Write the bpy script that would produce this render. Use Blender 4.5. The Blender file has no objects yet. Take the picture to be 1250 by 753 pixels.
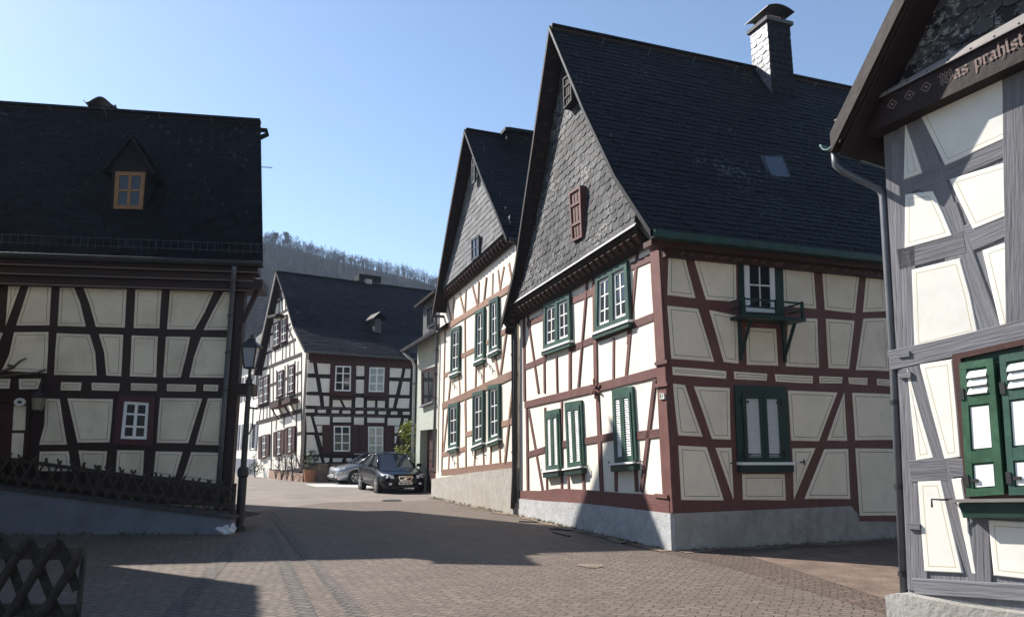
import bpy, bmesh, math, random
from mathutils import Vector as V, noise
R = random.Random(7)
scene = bpy.context.scene
COL = scene.collection
rad = math.radians

# ------------------------------------------------------------------ camera model
F_, CX, CY, EYE = 900.0, 625.0, 376.5, 1.6
TH = math.atan(172 / 900)
CT, ST = math.cos(TH), math.sin(TH)

def ray(p):
    a = CY - p[1]
    return V((p[0] - CX, F_ * CT - a * ST, F_ * ST + a * CT))

def ground(px, py, z=0.0):
    r = ray((px, py)); t = (z - EYE) / r.z
    return V((r.x * t, r.y * t, z))

def azv(d):
    d = rad(d); return V((math.sin(d), math.cos(d), 0))

EYEP = V((0, 0, EYE))

def hit_plane(p, q, n):
    r = ray(p)
    return EYEP + r * ((q - EYEP).dot(n) / r.dot(n))

class Facade:
    """upright plane through ground point o, running along azimuth a; n points out of the wall towards the street"""
    def __init__(s, o, a):
        s.o = V((o[0], o[1], 0)); s.u = azv(a); s.n = V((-s.u.y, s.u.x, 0))
        if s.n.dot(-s.o) < 0: s.n = -s.n
    def uv(s, p, d=0.0):
        h = hit_plane(p, s.o + s.n * d, s.n)
        return ((h - s.o).dot(s.u), h.z)
    def uvs(s, ps, d=0.0): return [s.uv(p, d) for p in ps]
    def P(s, u, z, d=0.0): return s.o + s.u * u + s.n * d + V((0, 0, z))

def crop(x0, y0, k): return lambda *pts: [(x0 + x / k, y0 + y / k) for x, y in pts]
def rect(x0, y0, x1, y1): return [(x0, y0), (x1, y0), (x1, y1), (x0, y1)]

# ------------------------------------------------------------------ materials
def nt(m): m.use_nodes = True; return m.node_tree.nodes, m.node_tree.links
def mat(name, col, rough=.7, spec=.3, metal=0.0, var=.0, vscale=4.0, bump=0.0, bscale=30.0, stretch=None,
        coat=0.0, uv=False, col2=None, dirt=None, dscale=1.2, damt=.5, detail=6, orand=0.0):
    m = bpy.data.materials.new(name); N, L = nt(m); b = N['Principled BSDF']
    b.inputs['Roughness'].default_value = rough; b.inputs['Specular IOR Level'].default_value = spec
    b.inputs['Metallic'].default_value = metal; b.inputs['Coat Weight'].default_value = coat
    b.inputs['Base Color'].default_value = (*col, 1)
    tc = N.new('ShaderNodeTexCoord'); src = tc.outputs['UV' if uv else 'Object']
    if stretch:
        mp = N.new('ShaderNodeMapping'); mp.inputs['Scale'].default_value = stretch
        L.new(src, mp.inputs[0]); src = mp.outputs[0]
    if var or col2:
        n = N.new('ShaderNodeTexNoise'); n.inputs['Scale'].default_value = vscale; n.inputs['Detail'].default_value = detail
        n.inputs['Roughness'].default_value = .6
        L.new(src, n.inputs['Vector'])
        r = N.new('ShaderNodeValToRGB'); r.color_ramp.elements[0].position = .3; r.color_ramp.elements[1].position = .7
        c2 = col2 or tuple(min(1, c * (1 + var)) for c in col); c1 = tuple(c * (1 - var) for c in col)
        r.color_ramp.elements[0].color = (*c1, 1); r.color_ramp.elements[1].color = (*c2, 1)
        L.new(n.outputs['Fac'], r.inputs[0]); out = r.outputs[0]
        if dirt:
            n2 = N.new('ShaderNodeTexNoise'); n2.inputs['Scale'].default_value = dscale; n2.inputs['Detail'].default_value = 8
            n2.inputs['Roughness'].default_value = .65
            L.new(tc.outputs['Object'], n2.inputs['Vector'])
            r2 = N.new('ShaderNodeValToRGB'); r2.color_ramp.elements[0].position = .48; r2.color_ramp.elements[1].position = .72
            r2.color_ramp.elements[0].color = (0, 0, 0, 1); r2.color_ramp.elements[1].color = (damt, damt, damt, 1)
            L.new(n2.outputs['Fac'], r2.inputs[0])
            mx = N.new('ShaderNodeMix'); mx.data_type = 'RGBA'
            L.new(r2.outputs[0], mx.inputs[0]); L.new(out, mx.inputs[6]); mx.inputs[7].default_value = (*dirt, 1); out = mx.outputs[2]
        if orand:
            oi = N.new('ShaderNodeObjectInfo'); om = N.new('ShaderNodeMapRange'); om.inputs['To Min'].default_value = 1 - orand; om.inputs['To Max'].default_value = 1 + orand
            L.new(oi.outputs['Random'], om.inputs[0]); ox = N.new('ShaderNodeMix'); ox.data_type = 'RGBA'; ox.blend_type = 'MULTIPLY'; ox.inputs[0].default_value = 1
            L.new(out, ox.inputs[6]); L.new(om.outputs[0], ox.inputs[7]); out = ox.outputs[2]
        L.new(out, b.inputs['Base Color'])
    if bump:
        n = N.new('ShaderNodeTexNoise'); n.inputs['Scale'].default_value = bscale; n.inputs['Detail'].default_value = 5
        L.new(src, n.inputs['Vector'])
        bp = N.new('ShaderNodeBump'); bp.inputs['Strength'].default_value = bump; bp.inputs['Distance'].default_value = .02
        L.new(n.outputs['Fac'], bp.inputs['Height']); L.new(bp.outputs[0], b.inputs['Normal'])
    return m

def slate_mat(name, lo, hi, lichen, lth, rough=.5, spec=.14):
    m = bpy.data.materials.new(name); N, L = nt(m); b = N['Principled BSDF']
    b.inputs['Specular IOR Level'].default_value = spec
    at = N.new('ShaderNodeAttribute'); at.attribute_name = 'tone'
    r = N.new('ShaderNodeValToRGB'); r.color_ramp.elements[0].color = (*lo, 1); r.color_ramp.elements[1].color = (*hi, 1)
    L.new(at.outputs['Fac'], r.inputs[0])
    tc = N.new('ShaderNodeTexCoord')
    n = N.new('ShaderNodeTexNoise'); n.inputs['Scale'].default_value = 13; n.inputs['Detail'].default_value = 8; n.inputs['Roughness'].default_value = .7
    L.new(tc.outputs['Object'], n.inputs['Vector'])
    n2 = N.new('ShaderNodeTexNoise'); n2.inputs['Scale'].default_value = .9; n2.inputs['Detail'].default_value = 3
    L.new(tc.outputs['Object'], n2.inputs['Vector'])
    ad = N.new('ShaderNodeMath'); ad.operation = 'MULTIPLY_ADD'; ad.inputs[1].default_value = .35
    L.new(n2.outputs['Fac'], ad.inputs[0]); L.new(n.outputs['Fac'], ad.inputs[2])
    r2 = N.new('ShaderNodeValToRGB'); r2.color_ramp.elements[0].position = lth; r2.color_ramp.elements[1].position = lth + .08
    r2.color_ramp.elements[0].color = (0, 0, 0, 1); r2.color_ramp.elements[1].color = (.85, .85, .85, 1)
    L.new(ad.outputs[0], r2.inputs[0])
    mx = N.new('ShaderNodeMix'); mx.data_type = 'RGBA'
    L.new(r2.outputs[0], mx.inputs[0]); L.new(r.outputs[0], mx.inputs[6]); mx.inputs[7].default_value = (*lichen, 1)
    L.new(mx.outputs[2], b.inputs['Base Color'])
    mr = N.new('ShaderNodeMapRange'); mr.inputs['To Min'].default_value = rough - .1; mr.inputs['To Max'].default_value = rough + .3
    L.new(n.outputs['Fac'], mr.inputs[0]); L.new(mr.outputs[0], b.inputs['Roughness'])
    bp = N.new('ShaderNodeBump'); bp.inputs['Strength'].default_value = .35; bp.inputs['Distance'].default_value = .01
    n3 = N.new('ShaderNodeTexNoise'); n3.inputs['Scale'].default_value = 25; L.new(tc.outputs['Object'], n3.inputs['Vector'])
    L.new(n3.outputs['Fac'], bp.inputs['Height']); L.new(bp.outputs[0], b.inputs['Normal'])
    return m

def paver_mat(name, c1, c2, mortar, w, h, rot, gap=.012, stain=(.05, .045, .04), offset=.5, rough=.75, samt=.55):
    m = bpy.data.materials.new(name); N, L = nt(m); b = N['Principled BSDF']
    b.inputs['Specular IOR Level'].default_value = .3; b.inputs['Roughness'].default_value = rough
    tc = N.new('ShaderNodeTexCoord')
    mp = N.new('ShaderNodeMapping'); mp.inputs['Rotation'].default_value = (0, 0, rad(rot)); L.new(tc.outputs['Object'], mp.inputs[0])
    nw = N.new('ShaderNodeTexNoise'); nw.inputs['Scale'].default_value = 1.6; nw.inputs['Detail'].default_value = 3; L.new(tc.outputs['Object'], nw.inputs['Vector'])
    vm = N.new('ShaderNodeVectorMath'); vm.operation = 'SCALE'; vm.inputs['Scale'].default_value = .12; L.new(nw.outputs['Color'], vm.inputs[0])
    va = N.new('ShaderNodeVectorMath'); L.new(mp.outputs[0], va.inputs[0]); L.new(vm.outputs[0], va.inputs[1])
    br = N.new('ShaderNodeTexBrick'); br.inputs['Scale'].default_value = 1; br.inputs['Brick Width'].default_value = w; br.inputs['Row Height'].default_value = h
    br.inputs['Mortar Size'].default_value = gap; br.inputs['Mortar Smooth'].default_value = .4; br.offset = offset
    br.inputs['Color1'].default_value = (*c1, 1); br.inputs['Color2'].default_value = (*c2, 1); br.inputs['Mortar'].default_value = (*mortar, 1)
    L.new(va.outputs[0], br.inputs['Vector'])
    n = N.new('ShaderNodeTexNoise'); n.inputs['Scale'].default_value = .55; n.inputs['Detail'].default_value = 9; n.inputs['Roughness'].default_value = .68
    L.new(tc.outputs['Object'], n.inputs['Vector'])
    r = N.new('ShaderNodeValToRGB'); r.color_ramp.elements[0].position = .38; r.color_ramp.elements[1].position = .72
    r.color_ramp.elements[0].color = (samt, samt, samt, 1); r.color_ramp.elements[1].color = (0, 0, 0, 1); L.new(n.outputs['Fac'], r.inputs[0])
    mx = N.new('ShaderNodeMix'); mx.data_type = 'RGBA'; L.new(r.outputs[0], mx.inputs[0]); L.new(br.outputs['Color'], mx.inputs[6]); mx.inputs[7].default_value = (*stain, 1)
    n4 = N.new('ShaderNodeTexNoise'); n4.inputs['Scale'].default_value = 14; n4.inputs['Detail'].default_value = 6; L.new(tc.outputs['Object'], n4.inputs['Vector'])
    mr = N.new('ShaderNodeMapRange'); mr.inputs['From Min'].default_value = .3; mr.inputs['From Max'].default_value = .7
    mr.inputs['To Min'].default_value = .72; mr.inputs['To Max'].default_value = 1.25; L.new(n4.outputs['Fac'], mr.inputs[0])
    mu = N.new('ShaderNodeMix'); mu.data_type = 'RGBA'; mu.blend_type = 'MULTIPLY'; mu.inputs[0].default_value = 1
    L.new(mx.outputs[2], mu.inputs[6]); L.new(mr.outputs[0], mu.inputs[7]); L.new(mu.outputs[2], b.inputs['Base Color'])
    ad = N.new('ShaderNodeMath'); ad.operation = 'MULTIPLY_ADD'; ad.inputs[1].default_value = -1.0
    L.new(br.outputs['Fac'], ad.inputs[0]); L.new(n4.outputs['Fac'], ad.inputs[2])
    bp = N.new('ShaderNodeBump'); bp.inputs['Strength'].default_value = .65; bp.inputs['Distance'].default_value = .012
    L.new(ad.outputs[0], bp.inputs['Height']); L.new(bp.outputs[0], b.inputs['Normal'])
    return m

GRAIN = (1.2, 22, 22)
M = {}
M['plaster_b'] = mat('plaster_cream', (.74, .68, .58), .9, .2, var=.05, vscale=3, bump=.25, bscale=18, dirt=(.55, .49, .40), damt=.35)
M['plaster_bs'] = mat('plaster_cream_flank', (.82, .72, .56), .9, .2, var=.06, vscale=3, bump=.25, bscale=10, dirt=(.56, .49, .38), damt=.5, orand=.05)  # copy of the cream, brightened and warmed to offset the flank's blue shade
M['plaster_a'] = mat('plaster_beige', (.72, .62, .475), .9, .2, var=.08, vscale=2, bump=.25, bscale=10, dirt=(.40, .32, .22), damt=.6, orand=.07)
M['plaster_c'] = mat('plaster_pale', (.70, .66, .59), .9, .2, var=.08, vscale=3, bump=.2, bscale=18, dirt=(.5, .46, .4), damt=.4, orand=.06)
M['plaster_d'] = mat('plaster_white', (.70, .675, .615), .85, .25, var=.03, vscale=5, bump=.12, bscale=9, dirt=(.5, .49, .46), damt=.45, orand=.04)
M['plaster_g'] = mat('render_grey_green', (.36, .38, .33), .95, .15, var=.1, vscale=8, bump=.5, bscale=60, dirt=(.26, .27, .23), damt=.5)
M['line'] = mat('panel_line_dark', (.05, .045, .035), .8)
M['line_ochre'] = mat('panel_line_ochre', (.36, .30, .13), .8)
M['line_soft'] = mat('panel_line_soft', (.22, .19, .14), .8)
M['tim_b'] = mat('timber_red_brown', (.108, .043, .037), .65, .3, orand=.22, uv=True, stretch=GRAIN, var=.3, vscale=2.2, bump=.35, bscale=3, dirt=(.19, .1, .085), dscale=2.5, damt=.4)
M['tim_f'] = mat('timber_pale_brown', (.22, .125, .09), .75, .25, orand=.25, uv=True, stretch=GRAIN, var=.25, vscale=2.2, bump=.3, bscale=3, dirt=(.3, .22, .17), damt=.5)
M['tim_a'] = mat('timber_dark_brown', (.028, .012, .010), .6, .3, uv=True, stretch=GRAIN, var=.35, vscale=2.2, bump=.3, bscale=3)
M['tim_c'] = mat('timber_black_brown', (.026, .015, .013), .7, .25, orand=.25, uv=True, stretch=GRAIN, var=.35, vscale=2.2, bump=.3, bscale=3)
M['tim_d'] = mat('timber_weathered_grey', (.15, .148, .16), .9, .15, orand=.12, uv=True, stretch=(.6, 9, 9), col2=(.19, .188, .2), var=.18, vscale=2.0, bump=.55, bscale=4.5, dirt=(.13, .12, .125), dscale=3, damt=.6, detail=9)
M['dark_wood'] = mat('soffit_dark_wood', (.022, .013, .011), .75, .25, var=.3, vscale=8, bump=.3, bscale=20)
M['brown_board'] = mat('board_brown', (.055, .02, .016), .6, .3, var=.25, vscale=6, bump=.2, bscale=15)
M['board_d'] = mat('board_dark_brown', (.019, .0095, .0085), .6, .25, var=.25, vscale=6, bump=.2, bscale=15)
M['near_black'] = mat('wood_near_black', (.010, .008, .008), .8, .15, var=.3, vscale=6)  # even near-black wood for the left house's dormer
M['barge_c'] = mat('bargeboard_pale', (.15, .13, .12), .8, var=.5, vscale=9)
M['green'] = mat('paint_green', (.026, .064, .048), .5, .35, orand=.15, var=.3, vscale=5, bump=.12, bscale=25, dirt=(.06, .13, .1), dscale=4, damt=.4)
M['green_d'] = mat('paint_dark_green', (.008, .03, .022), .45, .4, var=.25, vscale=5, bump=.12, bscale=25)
M['green_bright'] = mat('paint_leaf_green', (.027, .078, .041), .5, .35, var=.25, vscale=5, bump=.15, bscale=25, dirt=(.06, .15, .09), dscale=5, damt=.5)
M['white'] = mat('paint_white', (.78, .77, .74), .5, .4, var=.04, vscale=6)
M['red'] = mat('paint_oxblood', (.058, .014, .015), .5, .35, var=.2, vscale=5)
M['red_c'] = mat('paint_dark_oxblood', (.048, .015, .014), .6, .3, var=.25, vscale=5)
M['brown'] = mat('paint_brown', (.05, .018, .016), .6, .3, var=.3, vscale=5)
M['ochre'] = mat('window_varnished_wood', (.21, .1, .028), .5, .4, var=.2, vscale=6)
M['glass'] = mat('window_glass', (.018, .021, .025), .06, .6)
M['reflect_glass'] = mat('window_glass_grey_reflection', (.22, .24, .23), .12, .6, var=.35, vscale=5)  # light grey reflection put into the pane colour
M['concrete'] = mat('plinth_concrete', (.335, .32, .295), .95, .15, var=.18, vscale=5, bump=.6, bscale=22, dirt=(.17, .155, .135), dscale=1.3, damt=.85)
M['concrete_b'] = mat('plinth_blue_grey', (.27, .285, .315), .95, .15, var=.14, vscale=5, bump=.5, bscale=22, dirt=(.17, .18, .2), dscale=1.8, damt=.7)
M['plinth_lit'] = mat('plinth_sunlit', (.40, .40, .40), .95, .15, var=.16, vscale=7, bump=.7, bscale=26, dirt=(.25, .25, .25), dscale=2.2, damt=.7)  # paler plinth copy for the gable side, sunlight put into the colour
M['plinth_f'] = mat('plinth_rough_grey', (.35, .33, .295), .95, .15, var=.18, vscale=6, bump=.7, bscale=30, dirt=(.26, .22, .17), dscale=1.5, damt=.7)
M['stone'] = mat('sandstone', (.3, .2, .15), .9, var=.25, vscale=5, bump=.5)
M['wall_grey'] = mat('retaining_wall_grey', (.17, .18, .21), .95, .15, var=.1, vscale=3, bump=.35, bscale=30, dirt=(.1, .1, .12), damt=.6)
M['coping'] = mat('coping_dark', (.06, .055, .055), .85, var=.3, bump=.3)
M['zinc'] = mat('zinc_grey', (.1, .105, .115), .5, .4, metal=.3, var=.2)
M['zinc_green'] = mat('copper_green', (.16, .24, .22), .5, .4, metal=.3, var=.2, vscale=8)
M['zinc_dark'] = mat('gutter_dark', (.045, .045, .05), .5, .4, metal=.3, var=.2)
M['white_pipe'] = mat('pipe_pale', (.42, .43, .43), .5, .4, var=.1)
M['tin'] = mat('tin_pale', (.2, .18, .17), .5, .4, metal=.25, var=.15)
M['lead'] = mat('lead_flashing', (.27, .265, .265), .6, .3, metal=.2, var=.2)
M['iron'] = mat('iron_black', (.018, .017, .017), .5, .5, var=.3)
M['lampglass'] = mat('lantern_glass', (.28, .3, .33), .15, .6, var=.1)
M['slate'] = slate_mat('slate_roof', (.0022, .0024, .0034), (.0105, .011, .014), (.21, .21, .2), .80, .5)
M['slate_a'] = slate_mat('slate_roof_dull', (.0022, .0022, .003), (.009, .0093, .0115), (.16, .16, .15), .83, .75, .05)  # shade put into the slate: darker and duller, so the sun hardly shows
M['slate_w'] = slate_mat('slate_weathered', (.016, .0155, .016), (.085, .083, .083), (.27, .26, .25), .735, .6)
M['slate_sunlit'] = slate_mat('slate_chimney_sunlit', (.075, .078, .088), (.18, .186, .2), (.4, .4, .38), .85, .3)  # pale slate with the sun glint of the chimney's lit face in its colour
M['slate_f'] = slate_mat('slate_grey', (.085, .085, .088), (.17, .17, .175), (.28, .28, .27), .84, .6)
M['pave'] = paver_mat('street_pavers', (.188, .148, .118), (.127, .1, .08), (.028, .023, .02), .2, .1, 24, gap=.008, stain=(.095, .072, .057), samt=.6)
M['pave_x'] = paver_mat('street_pavers_side', (.2, .162, .134), (.13, .105, .088), (.025, .021, .018), .16, .105, 24, stain=(.1, .077, .06), gap=.010, samt=.7)
M['pave_gut'] = paver_mat('gutter_stones', (.175, .142, .118), (.12, .097, .081), (.022, .018, .016), .22, .11, 24, gap=.014)
M['pave_alley'] = paver_mat('alley_setts', (.165, .112, .084), (.105, .072, .055), (.045, .033, .027), .15, .11, 20, stain=(.085, .066, .053), gap=.012, samt=.8)
M['asphalt'] = mat('asphalt_far', (.18, .152, .13), .85, .3, var=.2, vscale=1.2, bump=.3, bscale=60, dirt=(.11, .1, .095), dscale=.5, damt=.7)
M['dirt'] = mat('alley_tar', (.16, .115, .09), .9, .2, var=.3, vscale=2.5, bump=.6, bscale=40, dirt=(.085, .066, .055), dscale=1.0, damt=.8)
M['gravel'] = mat('gravel_pale', (.5, .47, .43), .9, var=.4, vscale=25, bump=.8, bscale=60)
M['soil'] = mat('garden_soil', (.05, .038, .028), .95, var=.4, vscale=6, bump=.8)
M['fence_wood'] = mat('fence_dark_wood', (.06, .045, .036), .85, .2, var=.4, vscale=12, bump=.4)
M['fence_dark'] = mat('fence_old_wood', (.038, .029, .024), .9, .15, var=.4, vscale=12, bump=.4)
M['bag'] = mat('bag_white', (.62, .62, .63), .5, .3, var=.15, vscale=6)
M['leaf'] = mat('leaves_yellow_green', (.26, .27, .03), .6, .3, var=.5, vscale=8)
M['leaf_d'] = mat('leaves_green', (.045, .075, .02), .6, .3, var=.5, vscale=8)
M['bark'] = mat('bark', (.09, .07, .055), .9, var=.3, vscale=10, bump=.4)
M['hill'] = mat('hill_leaf_litter', (.03, .025, .02), .95, .1, var=.3, vscale=.05)
M['twigs'] = mat('twigs_bare', (.034, .029, .026), .95, .1, var=.4, vscale=.06)
M['pine'] = mat('pine_needles', (.03, .045, .025), .9, .1, var=.3, vscale=.5)
M['terracotta'] = mat('terracotta', (.3, .14, .08), .85, var=.2)
M['carpaint'] = mat('car_paint_navy', (.003, .004, .008), .22, .2, coat=.12)
M['carsilver'] = mat('car_paint_silver', (.30, .31, .33), .28, .5, metal=.6, coat=.6)
M['carglass'] = mat('car_glass', (.02, .026, .035), .03, .8)
M['rubber'] = mat('tyre_rubber', (.012, .012, .012), .8)
M['rim'] = mat('rim_alloy', (.4, .4, .41), .3, .5, metal=.8)
M['chrome'] = mat('chrome', (.7, .7, .72), .12, .5, metal=1)
M['lens'] = mat('headlight_lens', (.55, .56, .58), .08, .7, var=.3, vscale=14)
M['black'] = mat('plastic_black', (.012, .012, .013), .55)
M['plate'] = mat('number_plate', (.6, .6, .58), .5)
M['gold'] = mat('painted_ornament', (.33, .2, .15), .7)
M['letter'] = mat('painted_letters', (.2, .14, .12), .75)
M['tile'] = mat('number_tile', (.62, .6, .55), .35)

# ------------------------------------------------------------------ mesh builder
class MB:
    def __init__(s): s.v = []; s.f = []; s.m = []; s.uv = []; s.tone = []; s.mats = []
    def mi(s, m):
        if m not in s.mats: s.mats.append(m)
        return s.mats.index(m)
    def face(s, pts, m, uvs=None, tone=.5):
        i = len(s.v); s.v += [V(p) for p in pts]; s.f.append(tuple(range(i, i + len(pts)))); s.m.append(s.mi(m))
        s.uv.append(uvs or [(p[0] * .7 + p[1] * .7, p[2]) for p in pts]); s.tone.append(tone)
    def prism(s, front, back, m, mf=None, along=None):
        """front/back: matching 3D loops; closed solid"""
        a = along or (front[1] - front[0])
        a = a.normalized() if a.length else V((1, 0, 0)); off = R.uniform(0, 40)
        n = len(front)
        nrm = V((0, 0, 0))
        for i in range(1, n - 1): nrm += (front[i] - front[0]).cross(front[i + 1] - front[0])
        nrm = nrm.normalized() if nrm.length else V((0, 0, 1)); b = nrm.cross(a)
        def q(p): return (p.dot(a) + off, p.dot(b) + (p.dot(nrm)) + off)
        s.face(front, mf or m, [q(p) for p in front]); s.face(back[::-1], m, [q(p) for p in back[::-1]])
        for i in range(n):
            j = (i + 1) % n; pp = [front[i], back[i], back[j], front[j]]
            s.face(pp, m, [q(p) for p in pp])
    def fprism(s, fac, uvs, d0, d1, m, mf=None, along=None):
        s.prism([fac.P(u, z, d1) for u, z in uvs], [fac.P(u, z, d0) for u, z in uvs], m, mf, along)
    def box(s, c, x, y, z, m):
        """c centre, x/y/z half axis vectors"""
        c, x, y, z = V(c), V(x), V(y), V(z)
        f = [c - x - y + z, c + x - y + z, c + x + y + z, c - x + y + z]; b = [p - z * 2 for p in f]
        s.prism(f, b, m)
    def bar(s, a, b, w, h, m, up=V((0, 0, 1))):
        a, b = V(a), V(b); d = (b - a)
        dn = d.normalized(); sd = dn.cross(up)
        if sd.length < 1e-3: sd = dn.cross(V((1, 0, 0)))
        sd.normalize(); uu = sd.cross(dn).normalized()
        f = [a + sd * w / 2 + uu * h / 2, b + sd * w / 2 + uu * h / 2, b - sd * w / 2 + uu * h / 2, a - sd * w / 2 + uu * h / 2]
        s.prism(f, [p - uu * h for p in f], m)
    def tube(s, pts, r, m, n=8, caps=True):
        pts = [V(p) for p in pts]; rs = r if isinstance(r, (list, tuple)) else [r] * len(pts)
        rings = []; ref = None
        for i, p in enumerate(pts):
            d = ((pts[min(i + 1, len(pts) - 1)] - pts[max(i - 1, 0)])).normalized()
            if ref is None: ref = d.orthogonal().normalized()
            ref = (ref - d * ref.dot(d)); ref = ref.normalized() if ref.length > 1e-4 else d.orthogonal().normalized()
            b = d.cross(ref)
            rings.append([p + (ref * math.cos(6.2832 * k / n) + b * math.sin(6.2832 * k / n)) * rs[i] for k in range(n)])
        for i in range(len(pts) - 1):
            for k in range(n):
                j = (k + 1) % n; s.face([rings[i][k], rings[i][j], rings[i + 1][j], rings[i + 1][k]], m)
        if caps: s.face(rings[0][::-1], m); s.face(rings[-1], m)
    def lathe(s, c, prof, m, n=12, sq=False):
        c = V(c); rings = []
        for r, z in prof:
            rings.append([c + V((math.cos(6.2832 * (k + .5) / n) * r, math.sin(6.2832 * (k + .5) / n) * r, z)) for k in range(n)])
        for i in range(len(rings) - 1):
            for k in range(n):
                j = (k + 1) % n; s.face([rings[i][k], rings[i][j], rings[i + 1][j], rings[i + 1][k]], m)
        s.face(rings[0][::-1], m); s.face(rings[-1], m)
    def build(s, name, parent=None, base=None, smooth=False, weld=False):
        """parent: Empty or mesh; every vertex is given in world coordinates"""
        org = V((0, 0, 0)); q = parent
        while q is not None: org += q.location; q = q.parent
        loc = V(base) if base is not None else V((0, 0, 0))
        me = bpy.data.meshes.new(name)
        me.from_pydata([tuple(p - org - loc) for p in s.v], [], s.f)
        for m in s.mats: me.materials.append(m)
        me.polygons.foreach_set('material_index', s.m)
        uvl = me.uv_layers.new(name='UVMap'); fl = [c for f in s.uv for p in f for c in p[:2]]; uvl.data.foreach_set('uv', fl)
        if any(t != .5 for t in s.tone):
            at = me.attributes.new('tone', 'FLOAT', 'FACE'); at.data.foreach_set('value', s.tone)
        if weld or smooth:
            bm = bmesh.new(); bm.from_mesh(me); bmesh.ops.remove_doubles(bm, verts=bm.verts, dist=1e-4)
            bmesh.ops.recalc_face_normals(bm, faces=bm.faces)
            if smooth:
                for f in bm.faces: f.smooth = True
            bm.to_mesh(me); bm.free()
        me.update()
        o = bpy.data.objects.new(name, me); COL.objects.link(o); o.location = loc
        if parent is not None: o.parent = parent
        return o

def thing(name, label, cat, loc=(0, 0, 0), group=None):
    o = bpy.data.objects.new(name, None); COL.objects.link(o); o.location = V(loc); o.empty_display_size = .3
    o['label'] = label; o['category'] = cat
    if group: o['group'] = group
    return o

def tag(o, label=None, cat=None, group=None, kind=None):
    if label: o['label'] = label
    if cat: o['category'] = cat
    if group: o['group'] = group
    if kind: o['kind'] = kind
    return o

def copy_tree(o, parent=None):
    c = o.copy(); COL.objects.link(c)
    if parent is not None: c.parent = parent
    for ch in list(o.children): copy_tree(ch, c)
    return c

# ------------------------------------------------------------------ polygon helpers
def area(p): return sum(p[i][0] * p[(i + 1) % len(p)][1] - p[(i + 1) % len(p)][0] * p[i][1] for i in range(len(p))) / 2

def inset(p, d):
    n = len(p); sg = 1 if area(p) > 0 else -1; out = []
    for i in range(n):
        a, b, c = V(p[i - 1]), V(p[i]), V(p[(i + 1) % n])
        e1 = (b - a).normalized(); e2 = (c - b).normalized()
        n1 = V((-e1.y, e1.x)) * sg; n2 = V((-e2.y, e2.x)) * sg
        k = n1 + n2; k = k / max(.25, k.dot(n1)) if k.length > 1e-6 else n1
        q = b + k * d; out.append((q.x, q.y))
    return out

def densify(p, step=.35, jit=.005, keep=False):
    out = []
    n = len(p)
    for i in range(n):
        a, b = V(p[i]), V(p[(i + 1) % n]); k = max(1, int((b - a).length / step))
        for j in range(k):
            q = a.lerp(b, j / k); out.append((q.x + R.uniform(-jit, jit), q.y + R.uniform(-jit, jit)))
    return out

def clip(poly, a, b, c):
    """keep a*x+b*y<=c"""
    out = []
    for i in range(len(poly)):
        p, q = poly[i], poly[(i + 1) % len(poly)]
        fp, fq = a * p[0] + b * p[1] - c, a * q[0] + b * q[1] - c
        if fp <= 0: out.append(p)
        if fp * fq < 0:
            t = fp / (fp - fq); out.append((p[0] + (q[0] - p[0]) * t, p[1] + (q[1] - p[1]) * t))
    return out

def clip_convex(poly, conv):
    if area(conv) < 0: conv = conv[::-1]
    for i in range(len(conv)):
        x0, y0 = conv[i]; x1, y1 = conv[(i + 1) % len(conv)]
        a, b = (y1 - y0), -(x1 - x0)
        poly = clip(poly, a, b, a * x0 + b * y0)
        if len(poly) < 3: return []
    return poly

def slates(mb, poly3, m, w=.26, h=.17, lift=.016, cut=.25, edge=None, normal_hint=V((0, 0, 1)), courses_up=None, jit=1.0):
    """cover the planar polygon poly3 with separate overlapping slates (poly may be convex only)"""
    o = V(poly3[0]); nrm = V((0, 0, 0))
    for i in range(1, len(poly3) - 1): nrm += (V(poly3[i]) - o).cross(V(poly3[i + 1]) - o)
    nrm.normalize()
    if nrm.dot(normal_hint) < 0: nrm = -nrm
    s = courses_up.cross(nrm).normalized() if courses_up else V((0, 0, 1)).cross(nrm)
    if s.length < 1e-4: s = V((1, 0, 0))
    s.normalize(); t = nrm.cross(s).normalized()
    if t.z < 0: t = -t
    P2 = [((V(p) - o).dot(s), (V(p) - o).dot(t)) for p in poly3]
    s0, s1 = min(p[0] for p in P2), max(p[0] for p in P2); t0, t1 = min(p[1] for p in P2), max(p[1] for p in P2)
    def W(p, hh): return o + s * p[0] + t * p[1] + nrm * hh
    r = 0; y = t0
    while y < t1:
        x = s0 - w * R.random()
        while x < s1:
            ww = w * R.uniform(.82, 1.18); tone = min(1, max(.01, R.gauss(.45, .24)))
            c = cut * ww * R.uniform(.7, 1.2); yl = y - R.uniform(0, .012) * jit
            q = [(x + .003, y + h * 1.25), (x + .003, yl + c * .55), (x + c, yl), (x + ww - c, yl), (x + ww - .003, yl + c * .55), (x + ww - .003, y + h * 1.25)] if cut else \
                [(x + .002, y + h * 1.25), (x + .002, yl), (x + ww - .002, yl + R.uniform(-.004, .004) * jit), (x + ww - .002, y + h * 1.25)]
            cl = clip_convex(q, P2)
            if len(cl) >= 3:
                tl = R.uniform(.75, 1.35); tw = R.uniform(-.006, .006) * jit
                def H(p): return .004 + lift * tl * (1 - (p[1] - y) / (h * 1.25)) + tw * (p[0] - x) / ww
                top = [W(p, H(p)) for p in cl]
                mb.face(top, m, tone=tone)
                lo = [p for p in cl]
                for i in range(len(cl)):
                    a, b = cl[i], cl[(i + 1) % len(cl)]
                    if min(a[1], b[1]) < y + c * .6 + .02 and abs(a[1] - b[1]) < h:
                        mb.face([W(a, H(a)), W(b, H(b)), W(b, -.001), W(a, -.001)], m, tone=tone * .6 + .01)
            x += ww
        y += h; r += 1

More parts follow.
